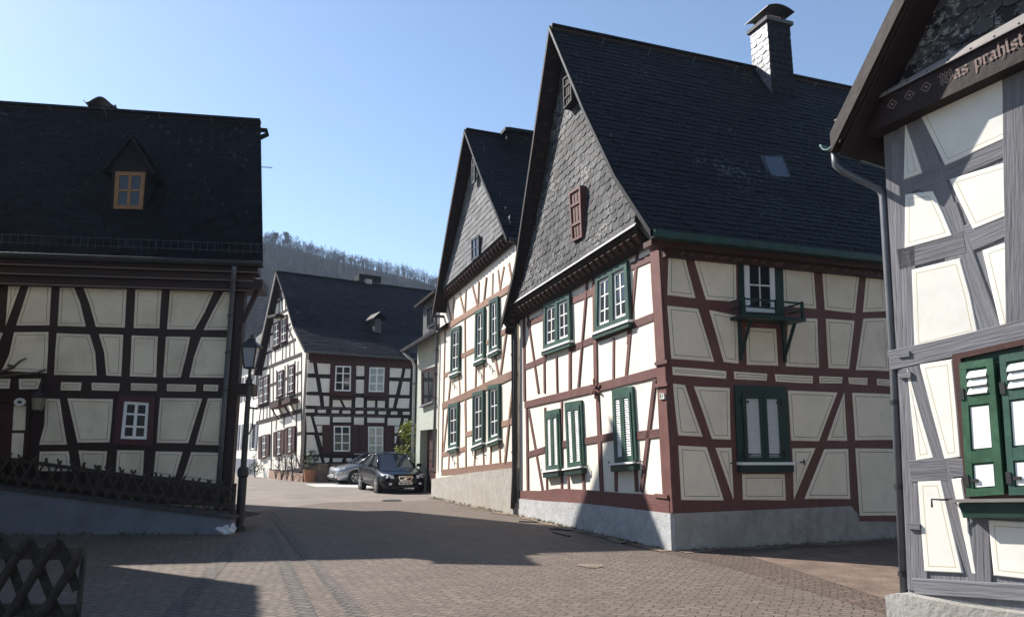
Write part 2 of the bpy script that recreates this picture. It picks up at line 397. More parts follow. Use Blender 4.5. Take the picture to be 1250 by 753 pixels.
def slope(mb, poly3, m_top, m_bot, th=.1, w=.26, h=.17, cut=.25, lift=.012):
    o = V(poly3[0]); nrm = (V(poly3[1]) - o).cross(V(poly3[2]) - o).normalized()
    if nrm.z < 0: nrm = -nrm
    top = [V(p) for p in poly3]; bot = [p - nrm * th for p in top]
    mb.prism(top, bot, m_bot)
    slates(mb, poly3, m_top, w, h, lift, cut)

# ------------------------------------------------------------------ building parts
_d = [0]
def beam(fac, a, b, w, m, parent, d0=-.01, th=.018, name='timber_beam', dd=0.0):
    """one timber: a, b are photograph points on the facade, w its width in metres"""
    (u0, z0), (u1, z1) = fac.uv(a, dd), fac.uv(b, dd)
    return beam_uv(fac, (u0, z0), (u1, z1), w, m, parent, d0 + dd, th + dd, name)

def beam_uv(fac, p, q, w, m, parent, d0=-.01, th=.018, name='timber_beam', label=None):
    p, q = V(p), V(q); d = (q - p).normalized(); s = V((-d.y, d.x)) * (w / 2)
    _d[0] = (_d[0] + 1) % 17; th += _d[0] * .0008
    L = (q - p).length; k = max(2, int(L / .5)); ed = []
    for sg in (1, -1):
        e = [p + d * (L * i / k) + s * sg * (1 + R.uniform(-.07, .07)) for i in range(k + 1)]
        ed.append(e)
    loop = ed[0] + ed[1][::-1]
    mb = MB(); c = .006
    a3 = (fac.u * d.x + V((0, 0, d.y)))
    inn = inset([tuple(x) for x in loop], c)
    off = R.uniform(0, 30)
    def uvq(x): return ((V(x) - p).dot(d) + off, (V(x) - p).dot(s.normalized()) + off)
    mb.face([fac.P(x[0], x[1], th) for x in inn], m, [uvq(x) for x in inn])
    n = len(loop)
    for i in range(n):
        j = (i + 1) % n
        mb.face([fac.P(*inn[i], th), fac.P(*inn[j], th), fac.P(*loop[j], th - c), fac.P(*loop[i], th - c)], m, [uvq(inn[i]), uvq(inn[j]), uvq(loop[j]), uvq(loop[i])])
        mb.face([fac.P(*loop[i], th - c), fac.P(*loop[j], th - c), fac.P(*loop[j], d0), fac.P(*loop[i], d0)], m, [uvq(loop[i]), uvq(loop[j]), uvq(loop[j]), uvq(loop[i])])
    o = mb.build(name, parent)
    if label: o['label'] = label
    return o

def panel_uv(fac, uvs, mp, ml, parent, d=.03, line=.045, lw=.008, jit=.004, c=.008, name='plaster_panel'):
    p = densify(uvs, .4, jit)
    mb = MB(); a = inset(p, c); n = len(p)
    ok = line and abs(area(uvs)) > .02
    hh = max(q[1] for q in uvs) - min(q[1] for q in uvs)
    if line and hh < .3: line = min(line, hh * .28)
    rings = [a]
    if ok:
        rings += [inset(p, line), inset(p, line + lw)]
        if area(rings[-1]) * area(p) <= 0 or abs(area(rings[-1])) < .002: rings = [a]
    for k in range(len(rings) - 1):
        m = mp if k == 0 else ml
        for i in range(n):
            j = (i + 1) % n
            mb.face([fac.P(*rings[k][i], d), fac.P(*rings[k][j], d), fac.P(*rings[k + 1][j], d), fac.P(*rings[k + 1][i], d)], m)
    mb.face([fac.P(*q, d) for q in rings[-1]], mp)
    for i in range(n):
        j = (i + 1) % n
        mb.face([fac.P(*p[i], d - c), fac.P(*p[j], d - c), fac.P(*a[j], d), fac.P(*a[i], d)], mp)
        mb.face([fac.P(*p[i], 0), fac.P(*p[j], 0), fac.P(*p[j], d - c), fac.P(*p[i], d - c)], mp)
    return mb.build(name, parent)

def panel(fac, px, mp, ml, parent, d=.03, **k): return panel_uv(fac, fac.uvs(px, d), mp, ml, parent, d, **k)

def bil(q, a, b):
    """q = tl, tr, br, bl"""
    t = (q[0][0] + (q[1][0] - q[0][0]) * a, q[0][1] + (q[1][1] - q[0][1]) * a)
    m = (q[3][0] + (q[2][0] - q[3][0]) * a, q[3][1] + (q[2][1] - q[3][1]) * a)
    return (t[0] + (m[0] - t[0]) * b, t[1] + (m[1] - t[1]) * b)
def sub(q, a0, b0, a1, b1): return [bil(q, a0, b0), bil(q, a1, b0), bil(q, a1, b1), bil(q, a0, b1)]

def ring(mb, fac, q, fa, fb, d0, d1, m, bottom=True):
    mb.fprism(fac, sub(q, 0, 0, 1, fb), d0, d1, m)
    mb.fprism(fac, sub(q, 0, 1 - fb, 1, 1), d0, d1, m)
    mb.fprism(fac, sub(q, 0, fb, fa, 1 - fb), d0, d1, m)
    mb.fprism(fac, sub(q, 1 - fa, fb, 1, 1 - fb), d0, d1, m)

def window(fac, px, parent, d=.0, cols=2, rows=3, frame=None, trim=None, trim_w=.12, sill=None, glass=None, fw=.055, bw=.028, casements=1, label=None, mid=None, px_d=None, sill_m2=None):
    """white sashes inside the traced outline px (tl,tr,br,bl); trim = painted surround"""
    q = fac.uvs(px, d if px_d is None else px_d); frame = frame or M['white']; glass = glass or M['glass']
    wu = abs(q[1][0] - q[0][0]); hz = abs(q[0][1] - q[3][1])
    mb = MB()
    if trim:
        qo = [bil(q, -trim_w / wu, -trim_w / hz), bil(q, 1 + trim_w / wu, -trim_w / hz), bil(q, 1 + trim_w / wu, 1 + trim_w / hz), bil(q, -trim_w / wu, 1 + trim_w / hz)]
        W2, H2 = wu + 2 * trim_w, hz + 2 * trim_w
        ring(mb, fac, qo, trim_w / W2, trim_w / H2, d - .03, d + .035, trim)
    else:
        ring(mb, fac, q, .02, .02, d - .03, d + .012, frame)
    w = mb.build('window', parent)
    if label: w['label'] = label
    mb = MB()
    for c in range(casements):
        qc = sub(q, c / casements + .012, .01, (c + 1) / casements - .012, .99); wc = wu / casements
        ring(mb, fac, qc, fw / wc, fw / hz, d - .028, d + .006, frame)
        for i in range(1, cols): 
            x = i / cols; e = bw / wc / 2 * (1.5 if cols == 2 and casements == 1 else 1)
            mb.fprism(fac, sub(qc, x - e, fw / hz, x + e, 1 - fw / hz), d - .026, d + .003, frame)
        ys = mid or [i / rows for i in range(1, rows)]
        for y in ys:
            e = bw / hz / 2
            mb.fprism(fac, sub(qc, fw / wc, y - e, 1 - fw / wc, y + e), d - .026, d + .001, frame)
    mb.build('casement', w)
    mb = MB(); mb.fprism(fac, sub(q, .01, .01, .99, .99), d - .06, d - .018, glass); mb.build('pane', w)
    if sill:
        mb = MB(); e = (trim_w if trim else .05) / wu; hh = .05 / hz; tz = (trim_w if trim else 0) / hz
        mb.fprism(fac, sub(q, -e - .05, 1 + tz * .1, 1 + e + .05, 1 + tz * .1 + hh), d - .02, d + .11, sill)
        if sill_m2: mb.fprism(fac, sub(q, -e - .02, 1 + tz * .1 + hh + .002, 1 + e + .02, 1 + tz * .1 + hh * 3.2), d - .02, d + .085, sill_m2)
        mb.build('sill', w)
    return w

def louvre_shutter(fac, q, parent, m, d=.05, n=22, white=True, side=.2, top=.07):
    mb = MB(); wu = abs(q[1][0] - q[0][0])
    ring(mb, fac, q, side, top, d, d + .045, m)
    s = mb.build('shutter', parent)
    mb = MB(); mb.fprism(fac, sub(q, side, top, 1 - side, 1 - top), d - .006, d + .004, M['line'])
    for i in range(n):
        y0 = top + (1 - 2 * top) * (i + .12) / n; y1 = top + (1 - 2 * top) * (i + .92) / n
        a, b, c, e = sub(q, side, y0, 1 - side, y1)
        f = [fac.P(*a, d + .008), fac.P(*b, d + .008), fac.P(*c, d + .032), fac.P(*e, d + .032)]
        mb.prism(f, [p - fac.n * .006 - V((0, 0, .004)) for p in f], M['white'] if white else m)
    mb.build('louvre', s)
    return s

def hinge(fac, u, z, parent, m, L=.12, d=.1):
    mb = MB(); mb.fprism(fac, [(u - .02, z + .05), (u + .02, z + .05), (u + .02, z - .05), (u - .02, z - .05)], d - .02, d + .012, m)
    mb.fprism(fac, [(u, z + .015), (u + L, z + .015), (u + L, z - .015), (u, z - .015)], d - .02, d + .006, m)
    return mb.build('hinge', parent)

def gutter(a, b, parent, m, r=.07):
    mb = MB(); a, b = V(a), V(b); d = (b - a).normalized(); s = d.cross(V((0, 0, 1))).normalized(); n = 8
    out = []; inn = []
    for k in range(n + 1):
        t = math.pi * k / n; o = s * math.cos(t) + V((0, 0, -1)) * math.sin(t)
        out.append(o * r); inn.append(o * (r - .008))
    for k in range(n):
        mb.face([a + out[k], b + out[k], b + out[k + 1], a + out[k + 1]], m)
        mb.face([a + inn[k + 1], b + inn[k + 1], b + inn[k], a + inn[k]], m)
        for e in (a, b): mb.face([e + out[k], e + out[k + 1], e + inn[k + 1], e + inn[k]], m)
    mb.tube([a + out[0], b + out[0]], .012, m, 6); mb.tube([a + out[n], b + out[n]], .012, m, 6)
    return mb.build('gutter', parent)

def downpipe(pts, parent, m, r=.045):
    mb = MB(); mb.tube(pts, r, m, 10)
    o = mb.build('downpipe', parent, smooth=True)
    mb = MB()
    P = [V(p) for p in pts]
    k = max(range(len(P) - 1), key=lambda i: (P[i + 1] - P[i]).length); a, b = P[k], P[k + 1]
    for t in (.15, .5, .85):
        c = a.lerp(b, t); dz = (b - a).normalized() * .02; mb = MB(); mb.tube([c - dz, c + dz], r * 1.3, M['iron'], 10); mb.build('bracket', o)
    return o

def snow_guard(a, b, up, parent, m, n=26, h=.22):
    mb = MB(); a, b, up = V(a), V(b), V(up)
    for t in (.3, 1.0): mb.bar(a + up * h * t, b + up * h * t, .008, .012, m)
    for i in range(n + 1):
        p = a.lerp(b, i / n); mb.bar(p + up * .02, p + up * (h + .01),   .007 if i % 5 else .02, .008, m, up=(b - a).normalized())
    return mb.build('snow_guard', parent)

def wall_prism(fac, uvs, depth, m, parent, name='wall', d=0.0):
    mb = MB(); mb.fprism(fac, uvs, -depth, d, m); return mb.build(name, parent)

def lerp2(a, b, t): return (a[0] + (b[0] - a[0]) * t, a[1] + (b[1] - a[1]) * t)

# ================================================================== SUN, SKY, CAMERA
SUN_AZ, SUN_EL = -59.0, 39.2
cam = bpy.data.cameras.new('camera'); co = bpy.data.objects.new('camera', cam); COL.objects.link(co)
cam.sensor_width = 36; cam.lens = F_ / 1250 * 36; cam.clip_end = 3000; cam.clip_start = .05
co.location = EYEP; co.rotation_euler = (math.pi / 2 + TH, 0, 0); scene.camera = co
w = bpy.data.worlds.new('World'); scene.world = w; w.use_nodes = True
N, L = w.node_tree.nodes, w.node_tree.links
sky = N.new('ShaderNodeTexSky'); sky.sky_type = 'NISHITA'; sky.sun_disc = False
sky.sun_elevation = rad(SUN_EL); sky.sun_rotation = rad(SUN_AZ); sky.air_density = 1.0; sky.dust_density = .3; sky.ozone_density = 1.8
L.new(sky.outputs[0], N['Background'].inputs[0]); N['Background'].inputs[1].default_value = .094
sl = bpy.data.lights.new('sun', 'SUN'); so = bpy.data.objects.new('sun', sl); COL.objects.link(so)
sl.energy = 5.0; sl.angle = rad(.5); sl.color = (1.0, .955, .89)
SD = V((math.sin(rad(SUN_AZ)) * math.cos(rad(SUN_EL)), math.cos(rad(SUN_AZ)) * math.cos(rad(SUN_EL)), math.sin(rad(SUN_EL))))
so.rotation_euler = SD.to_track_quat('Z', 'Y').to_euler(); so.location = (-30, 20, 40)
vs = scene.view_settings; vs.view_transform = 'Standard'; vs.look = 'None'; vs.gamma = 1; vs.exposure = 1.04; vs.use_curve_mapping = False
scene.cycles.max_bounces = 6; scene.cycles.volume_bounces = 0; scene.cycles.use_denoising = True
scene.cycles.volume_step_rate = 4

# ================================================================== GROUND
def sheet(name, pts, z, m, kind='structure'):
    mb = MB(); mb.face([V((p[0], p[1], z)) for p in pts], m)
    o = mb.build(name); o['kind'] = kind
    return o
g = MB(); g.face([V((-340, -60, 0)), V((340, -60, 0)), V((340, 400, 0)), V((-340, 400, 0))], M['asphalt']); tag(g.build('ground'), kind='structure')
gp = lambda *px: [ground(x, y) for x, y in px]
sheet('street', [(-9, -4), (4.5, -4), (4.5, 5.5)] + [tuple(p[:2]) for p in gp((1250, 700), (822, 671), (640, 626), (532, 611), (400, 613), (296, 626))] + [(-7.5, 14.7), (-14, 14.7), (-14, 4)], .004, M['pave'])
# running courses of larger stones, and the square setts on the left
def strip(name, a, b, w, m, z):
    a, b = ground(*a), ground(*b); d = (b - a).normalized(); s = V((d.y, -d.x, 0)) * w / 2; a = a - d * 5
    return sheet(name, [a - s, a + s, b + s, b - s], z, m)
sheet('path', [tuple(p[:2]) for p in gp((120, 900), (395, 900), (352, 690), (322, 640), (296, 655), (250, 700))], .008, M['pave_x'])
strip('path', (222, 740), (292, 660), .22, M['pave_gut'], .012)
strip('path', (362, 724), (328, 645), .20, M['pave_gut'], .0125)
strip('path', (437, 753), (330, 625), .17, M['pave_gut'], .013)
sheet('path', [tuple(p[:2]) for p in gp((700, 646), (822, 673), (1100, 657), (1250, 690), (1250, 800), (1090, 752), (880, 690), (760, 664))], .008, M['pave_alley'])
sheet('road', [tuple(p[:2]) for p in gp((905, 676), (1000, 669), (1100, 668), (1180, 720), (1090, 735))], .012, M['dirt'])
sheet('path', [tuple(p[:2]) for p in gp((372, 591), (470, 590), (452, 595), (385, 594))], .008, M['gravel'])

# ================================================================== CENTRE HOUSE (B)
KB = ground(822, 672)
gB, fB = Facade(KB, -20), Facade(KB, 70)
hB = thing('timbered_house', 'red-brown timbered house with tall slate chimney and little green balcony', 'house', KB)
LB = 11.5
prB = [(3.79, 11.37), (2.0, 8.42), (.75, 6.55), (-.42, 5.18)]
plB = [(3.79, 11.37), (5.1, 8.45), (6.15, 6.15), (7.15, 4.9)]
def off(p, dz): return (p[0], p[1] - dz)
# walls
wall_prism(gB, [(0.0, .3), (7.05, .3), (7.05, 4.85), off((6.12, 6.15), .12), off((3.79, 11.37), .28), off((.75, 6.5), .12), (0.0, 5.3)], LB - .6, M['plaster_b'], hB)
# plinth
pl = MB()
pt = gB.uvs([(822, 626), (632, 597)], .06)
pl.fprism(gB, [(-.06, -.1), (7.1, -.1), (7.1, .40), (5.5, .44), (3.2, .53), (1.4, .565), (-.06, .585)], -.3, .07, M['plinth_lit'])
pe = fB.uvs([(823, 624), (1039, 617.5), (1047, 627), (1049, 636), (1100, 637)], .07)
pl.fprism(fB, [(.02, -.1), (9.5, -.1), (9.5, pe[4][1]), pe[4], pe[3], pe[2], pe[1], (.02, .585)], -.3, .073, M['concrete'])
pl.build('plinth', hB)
# flank: timber skin with raised panels
tf = MB(); b0 = pe
tf.fprism(fB, [(0, .55), (pe[1][0], .53), (pe[2][0] + .12, .3), (9.5, .3), (9.5, 5.25), (0, 5.25)], -.02, .022, M['tim_b'], along=V((0, 0, 1)))
tf.build('timber_frame', hB)
c3 = crop(790, 260, 3.4226); c4 = crop(790, 440, 3.012)
for ps in [c3((92, 122), (145, 130), (204, 355), (86, 343)), c3((180, 135), (370, 156), (375, 370), (247, 362)),
           c3((565, 182), (694, 195), (708, 400), (572, 390)), c3((730, 199), (893, 209), (870, 417), (744, 405)), c3((922, 209), (985, 214), (997, 410), (902, 414)),
           c3((85, 387), (215, 400), (281, 621), (103, 608)), c3((261, 405), (378, 428), (384, 629), (321, 622)), c3((414, 477), (540, 484), (548, 637), (418, 633)),
           c3((590, 437), (712, 440), (720, 647), (580, 640)), c3((747, 440), (867, 450), (845, 651), (760, 648)), c3((905, 440), (1000, 437), (1012, 660), (873, 655)),
           c3((106, 641), (332, 660), (331, 691), (108, 675)), c3((364, 662), (503, 670), (500, 699), (366, 694)), c3((534, 673), (694, 680), (693, 712), (538, 704)),
           c3((720, 681), (817, 685), (815, 711), (722, 710)), c3((842, 686), (922, 689), (920, 718), (845, 714)), c3((960, 692), (1040, 696), (1040, 724), (962, 720)),
           c4((95, 84), (140, 90), (205, 280), (115, 275)), c4((173, 95), (304, 100), (308, 290), (240, 287)), c4((519, 110), (701, 117), (632, 297), (530, 295)),
           c4((725, 117), (737, 295), (663, 293)), c4((755, 118), (1000, 128), (1005, 290), (767, 293)), c4((116, 312), (220, 317), (283, 514), (126, 512)),
           c4((252, 320), (311, 321), (318, 510)), c4((350, 416), (507, 416), (512, 514), (354, 512)), c4((534, 322), (620, 322), (541, 510)),
           c4((653, 325), (740, 324), (748, 508), (580, 508)), c4((767, 323), (1000, 325), (1000, 570), (783, 570))]:
    panel(fB, ps, M['plaster_bs'], M['line'], hB, d=.032, line=.06, lw=.009)
# further panels of the flank that run on behind the grey house
for u0 in (5.6, 7.0, 8.4):
    for z0, z1 in ((.9, 1.9), (2.1, 2.9), (3.25, 4.1), (4.3, 5.0)):
        if u0 > 5.5 and R.random() < .9: panel_uv(fB, [(u0, z0), (u0 + 1.1, z0), (u0 + 1.1, z1), (u0, z1)], M['plaster_bs'], M['line'], hB, d=.032, line=.06, lw=.009)
# gable timbers
k1 = crop(620, 270, 3.586); k2 = crop(620, 450, 3.2727)
def gb(a, b, w, k=k1, m='tim_b', th=.016): beam(gB, k(a)[0], k(b)[0], w, M[m], hB, th=th)
TB = .15
gb((75, 640), (170, 600), TB); gb((270, 560), (640, 418), TB); gb((85, 450), (165, 415), TB); gb((270, 355), (385, 305), TB); gb((540, 200), (640, 155), TB)
gb((70, 145), (615, 12), .17, k2, th=.028)
gb((75, 345), (150, 322), TB, k2); gb((205, 308), (240, 298), TB, k2); gb((295, 292), (430, 268), TB, k2); gb((505, 268), (620, 255), TB, k2)
mb = MB(); mb.fprism(gB, [(-.0, .57), (1.4, .55), (3.2, .52), (5.5, .43), (6.95, .38), (6.95, .60), (5.6, .66), (4.6, .76), (3.2, .80), (1.6, .82), (.3, .86), (-.0, .88)], -.01, .05, M['tim_b']); mb.build('sill_beam', hB)
gb((84, 380), (137, 752), .10); gb((158, 362), (163, 752), .1); gb((215, 590), (219, 752), .08); gb((276, 280), (274, 752), .12); gb((352, 235), (310, 745), .09)
gb((380, 215), (388, 740), .16); gb((465, 510), (464, 690), .09); gb((572, 95), (518, 690), .11); gb((533, 450), (528, 540), .1)
gb((85, 165), (140, 482), .12, k2); gb((150, 155), (158, 485), .11, k2); gb((217, 130), (217, 490), .1, k2); gb((240, 395), (246, 495), .1, k2)
gb((300, 280), (306, 492), .12, k2); gb((360, 95), (377, 490), .16, k2); gb((433, 385), (434, 490), .11, k2); gb((590, 40), (536, 492), .12, k2); gb((512, 380), (518, 490), .11, k2)
gb((77, 145), (82, 500), .14, k2); beam(gB, (640, 368), (641, 490), .14, M['tim_b'], hB)
beam(gB, (800, 284), (818, 625), .3, M['tim_b'], hB, th=.03, name='corner_post')
# iron star anchor, bracket, house number
mb = MB(); c = gB.uv(k2((358, 80))[0])
for t in (25, 85, 150): 
    a = rad(t); mb.bar(gB.P(c[0] - .2 * math.cos(a), c[1] - .2 * math.sin(a), .06), gB.P(c[0] + .2 * math.cos(a), c[1] + .2 * math.sin(a), .065 + t * .0001), .035, .03, M['tim_b'], up=gB.n)
mb.build('wall_anchor', hB)
q = gB.uvs([(804.6, 479.8), (810, 480), (810.8, 486.8), (805, 487)], .07)
mb = MB(); mb.fprism(gB, q, .02, .07, M['tile']); nb = mb.build('number_plate', hB)
mb = MB(); s5 = [(.8, 1), (.15, 1), (.15, .55), (.6, .6), (.8, .35), (.6, .05), (.1, .1)]; s1 = [(.2, .75), (.5, 1), (.5, 0)]
def seg(mb, fac, pts, uo, zo, sx, sz, d, wd, m):
    for i in range(len(pts) - 1):
        a, b = pts[i], pts[i + 1]
        mb.bar(fac.P(uo + a[0] * sx, zo + a[1] * sz, d + i * .0003), fac.P(uo + b[0] * sx, zo + b[1] * sz, d + i * .0003), wd, .003, m, up=fac.n)
uL = q[0][0]; zb = q[3][1]; wq = abs(q[1][0] - q[0][0]); hq = q[0][1] - q[3][1]; sg = 1 if q[1][0] > q[0][0] else -1
seg(mb, gB, s5, uL + sg * wq * .1, zb + hq * .2, sg * wq * .38, hq * .6, .073, .014, M['line']); seg(mb, gB, s1, uL + sg * wq * .52, zb + hq * .2, sg * wq * .38, hq * .6, .073, .014, M['line'])
mb.build('number', nb)
# gable windows (upper storey), green frames with two sashes each
def green_window(fac, outer, parent, label, sashes, d=.05, sill=True, m='green'):
    q = fac.uvs(outer, d); mb = MB()
    wu = abs(q[1][0] - q[0][0]); hz = q[0][1] - q[3][1]; fa, fb = .11 / wu, .11 / hz
    ring(mb, fac, q, fa, fb, 0, d + .03, M[m])
    if sashes == 2: mb.fprism(fac, sub(q, .5 - fa * .7, fb, .5 + fa * .7, 1 - fb), 0, d + .027, M[m])
    w = mb.build('window', parent)
    if label: w['label'] = label
    for i in range(sashes):
        a0 = fa if i == 0 else .5 + fa * .7; a1 = 1 - fa if i == sashes - 1 else .5 - fa * .7
        qs = sub(q, a0, fb, a1, 1 - fb); ws = wu * (a1 - a0); hs = hz * (1 - 2 * fb)
        mb = MB(); ring(mb, fac, qs, .06 / ws, .06 / hs, -.02, d - .012, M['white'])
        mb.fprism(fac, sub(qs, .5 - .018 / ws, .06 / hs, .5 + .018 / ws, 1 - .06 / hs), -.02, d - .018, M['white'])
        for y in (.36, .68): mb.fprism(fac, sub(qs, .06 / ws, y - .012 / hs, 1 - .06 / ws, y + .012 / hs), -.02, d - .02, M['white'])
        mb.build('casement', w)
        mb = MB(); mb.fprism(fac, sub(qs, .02, .02, .98, .98), -.04, d - .03, M['glass']); mb.build('pane', w)
    if sill:
        mb = MB(); mb.fprism(fac, sub(q, -.03, 1.0, 1.03, 1 + .045 / hz), 0, d + .08, M['white']); mb.fprism(fac, sub(q, -.02, 1 + .047 / hz, 1.02, 1 + .13 / hz), 0, d + .055, M[m]); mb.build('sill', w)
    return w
green_window(gB, k1((160, 365), (272, 315), (277, 522), (158, 565)), hB, 'green window at the far end of the upper gable row', 2)
green_window(gB, k1((387, 245), (523, 172), (536, 432), (382, 490)), hB, 'green window near the corner post of the gable', 2)
for ps, lab in [(k2((148, 170), (205, 158), (213, 400), (153, 408)), 'far closed green shutters of the gable'), (k2((226, 135), (292, 125), (304, 388), (238, 398)), 'middle closed green shutters of the gable'), (k2((415, 85), (496, 70), (514, 370), (426, 378)), 'closed green shutters nearest the corner post')]:
    q = gB.uvs(ps, .05); wu = abs(q[1][0] - q[0][0]); hz = q[0][1] - q[3][1]
    mb = MB(); ring(mb, gB, q, .07 / wu, .1 / hz, 0, .055, M['green']); w_ = mb.build('window', hB); w_['label'] = lab
    qi = sub(q, .07 / wu, .1 / hz, 1 - .07 / wu, 1 - .02)
    louvre_shutter(gB, sub(qi, 0, 0, .49, 1), w_, M['green'], d=.03, n=24); louvre_shutter(gB, sub(qi, .51, 0, 1, 1), w_, M['green'], d=.03, n=24)
    mb = MB(); mb.fprism(gB, sub(q, -.06, 1.0, 1.06, 1 + .035 / hz), 0, .16, M['white']); mb.fprism(gB, sub(q, -.02, 1 + .037 / hz, 1.02, 1 + .15 / hz), 0, .13, M['green_d']); mb.build('sill', w_)
    for sg2 in (-.12, 1.12):
        p0 = bil(q, sg2, 1.0); mb = MB(); mb.bar(gB.P(*p0, 0), gB.P(*p0, .12), .02, .02, M['iron']); mb.bar(gB.P(p0[0], p0[1] + .05, .12), gB.P(p0[0], p0[1] - .05, .12), .02, .02, M['iron']); mb.build('shutter_catch', hB)
# slate-hung gable: planar sheet leaning out towards its foot
eb = gB.uvs([(636, 367), (784, 271)], .3)
zl, zr = eb[0][1], eb[1][1]
def gclad(u, z): return gB.P(u, z, .03 + .27 * max(0, min(1, (11.0 - z) / (11.0 - 5.4))) ** 2.2)
rows = []
mb = MB()
prof = [(6.9, zl), (6.1, 6.05), (5.1, 8.2), (3.79, 11.05), (2.05, 8.2), (.85, 6.4), (.35, zr)]
def edge_u(z, side):
    P = prof[:4] if side else prof[3:][::-1]
    for i in range(len(P) - 1):
        (a0, b0), (a1, b1) = P[i], P[i + 1]
        if b0 <= z <= b1: return a0 + (a1 - a0) * (z - b0) / (b1 - b0)
    return P[0][0] if z < P[0][1] else P[-1][0]
def zfoot(u): return zl + (zr - zl) * (6.9 - u) / (6.9 - .35)
def hung_slates(mb, place, nrm, u_of, zfoot_, z1, w, h, m, cut=.3):
    k = 0; 
    while True:
        base = k * h; any_ = False
        u = -1.0 + R.random() * w
        while u < 9:
            ww = w * R.uniform(.8, 1.2); z0 = zfoot_(u + ww / 2) + base; zz = z0 + h
            if zz < z1 and u_of(max(z0, zr), 0) - .05 < u + ww / 2 < u_of(max(z0, zl), 1) + .05:
                any_ = True; c = cut * ww * R.uniform(.7, 1.2); tone = min(1, max(.02, R.gauss(.45, .25))); tl = R.uniform(.012, .024)
                hi = z0 + h * 1.28; zl_ = z0 - R.uniform(0, .012)
                pts = [(u + .004, hi, .003), (u + ww - .004, hi, .003), (u + ww - .004, zl_ + c * .6, tl), (u + ww - c, zl_, tl), (u + c, zl_, tl), (u + .004, zl_ + c * .6, tl)]
                P = [place(a, b) + nrm * e for a, b, e in pts]
                mb.face(P, m, tone=tone)
                for i in (2, 3, 4):
                    mb.face([P[i], place(*pts[i][:2]) - nrm * .004, place(*pts[i + 1][:2]) - nrm * .004, P[i + 1]], m, tone=tone * .5)
            u += ww
        k += 1
        if base > 8: break
# backing sheet in bands
zz = [5.2 + i * .35 for i in range(17)]
for i in range(16):
    z0, z1 = zz[i], min(zz[i + 1], 11.05)
    L0, R0, L1, R1 = edge_u(z0, 1), edge_u(z0, 0), edge_u(z1, 1), edge_u(z1, 0)
    if z1 <= z0: break
    mb.face([gclad(L0, max(z0, zfoot(L0))), gclad(R0, max(z0, zfoot(R0))), gclad(R1, max(z1, zfoot(R1))), gclad(L1, max(z1, zfoot(L1)))], M['slate_w'], tone=.1)
hung_slates(mb, gclad, gB.n, edge_u, zfoot, 11.1, .24, .19, M['slate_w'])
mb.build('gable_cladding', hB)
mb = MB()
fl = [(6.95, zl), (.3, zr)]
mb.prism([gB.P(fl[0][0], fl[0][1] + .05, .31), gB.P(fl[1][0], fl[1][1] + .05, .31), gB.P(fl[1][0], fl[1][1] - .012, .35), gB.P(fl[0][0], fl[0][1] - .012, .35)],
         [gB.P(fl[0][0], fl[0][1] + .05, .29), gB.P(fl[1][0], fl[1][1] + .05, .29), gB.P(fl[1][0], fl[1][1] - .02, .325), gB.P(fl[0][0], fl[0][1] - .02, .325)], M['lead'])
mb.build('flashing', hB)
mb = MB()
mb.prism([gB.P(fl[0][0], fl[0][1] - .06, .33), gB.P(fl[1][0], fl[1][1] - .06, .33), gB.P(fl[1][0], fl[1][1] - .36, .06), gB.P(fl[0][0], fl[0][1] - .36, .06)],
         [gB.P(fl[0][0], fl[0][1] - .03, .28), gB.P(fl[1][0], fl[1][1] - .03, .28), gB.P(fl[1][0], fl[1][1] - .30, .02), gB.P(fl[0][0], fl[0][1] - .30, .02)], M['dark_wood'])
n = 26
for i in range(n):      # carved blocks of the eaves band
    t = (i + .5) / n; u = fl[0][0] + (fl[1][0] - fl[0][0]) * t; z = zl + (zr - zl) * t
    mb.box(gB.P(u, z - .2, .215), gB.u * .07, V((0, 0, .06)) + gB.n * .055, gB.n * .02 - V((0, 0, .02)), M['brown_board'])
mb.build('cornice', hB)
# gable openings
ka = crop(600, 20, 2.51)
def hatch(fac, px, parent, d, m, name='hatch', slats=4):
    q = fac.uvs(px, d); mb = MB(); mb.fprism(fac, q, d - .25, d, m)
    wu = abs(q[1][0] - q[0][0]); hz = q[0][1] - q[3][1]
    ring(mb, fac, q, .1, .05, d, d + .035, m)
    for y in (.3, .68): mb.fprism(fac, sub(q, .1, y - .025, .9, y + .025), d, d + .028, m)
    for x in (.36, .63): mb.fprism(fac, sub(q, x - .012, .05, x + .012, .95), d, d + .012, M['line'])
    return mb.build(name, parent)
hatch(gB, ka((240, 540), (275, 518), (281, 676), (250, 692)), hB, .29, M['tim_b'])
hatch(gB, ka((222, 192), (246, 174), (249, 258), (225, 286)), hB, .22, M['dark_wood'])
# roof
def roof_from_profile(fac, prs, d0, d1, parent, m, name='roof', th=.11, w=.27, h=.17, seen=(True, True)):
    mb = MB()
    for prof_, vis in zip(prs, seen):
        for i in range(len(prof_) - 1):
            (a, za), (b, zb_) = prof_[i], prof_[i + 1]
            poly = [fac.P(b, zb_, d0), fac.P(b, zb_, d1), fac.P(a, za, d1), fac.P(a, za, d0)]
            nr = (poly[1] - poly[0]).cross(poly[2] - poly[0]).normalized()
            if nr.z < 0: nr = -nr
            mb.prism(poly, [p - nr * th for p in poly], M['dark_wood'])
            if vis: slates(mb, poly, m, w, h, .013, .22)
    a, za = prs[0][0]
    mb.bar(fac.P(a, za + .015, d0), fac.P(a, za + .015, d1), .22, .05, m)      # ridge capping
    return mb.build(name, parent)
def bargeboard(fac, prs, d, parent, m, hgt=.2, th=.04, lift=.02):
    mb = MB()
    for prof_ in prs:
        for i in range(len(prof_) - 1):
            (a, za), (b, zb_) = prof_[i], prof_[i + 1]
            mb.fprism(fac, [(a, za + lift), (b, zb_ + lift), (b, zb_ + lift - hgt), (a, za + lift - hgt)], d, d + th, m)
    return mb.build('bargeboard', parent)
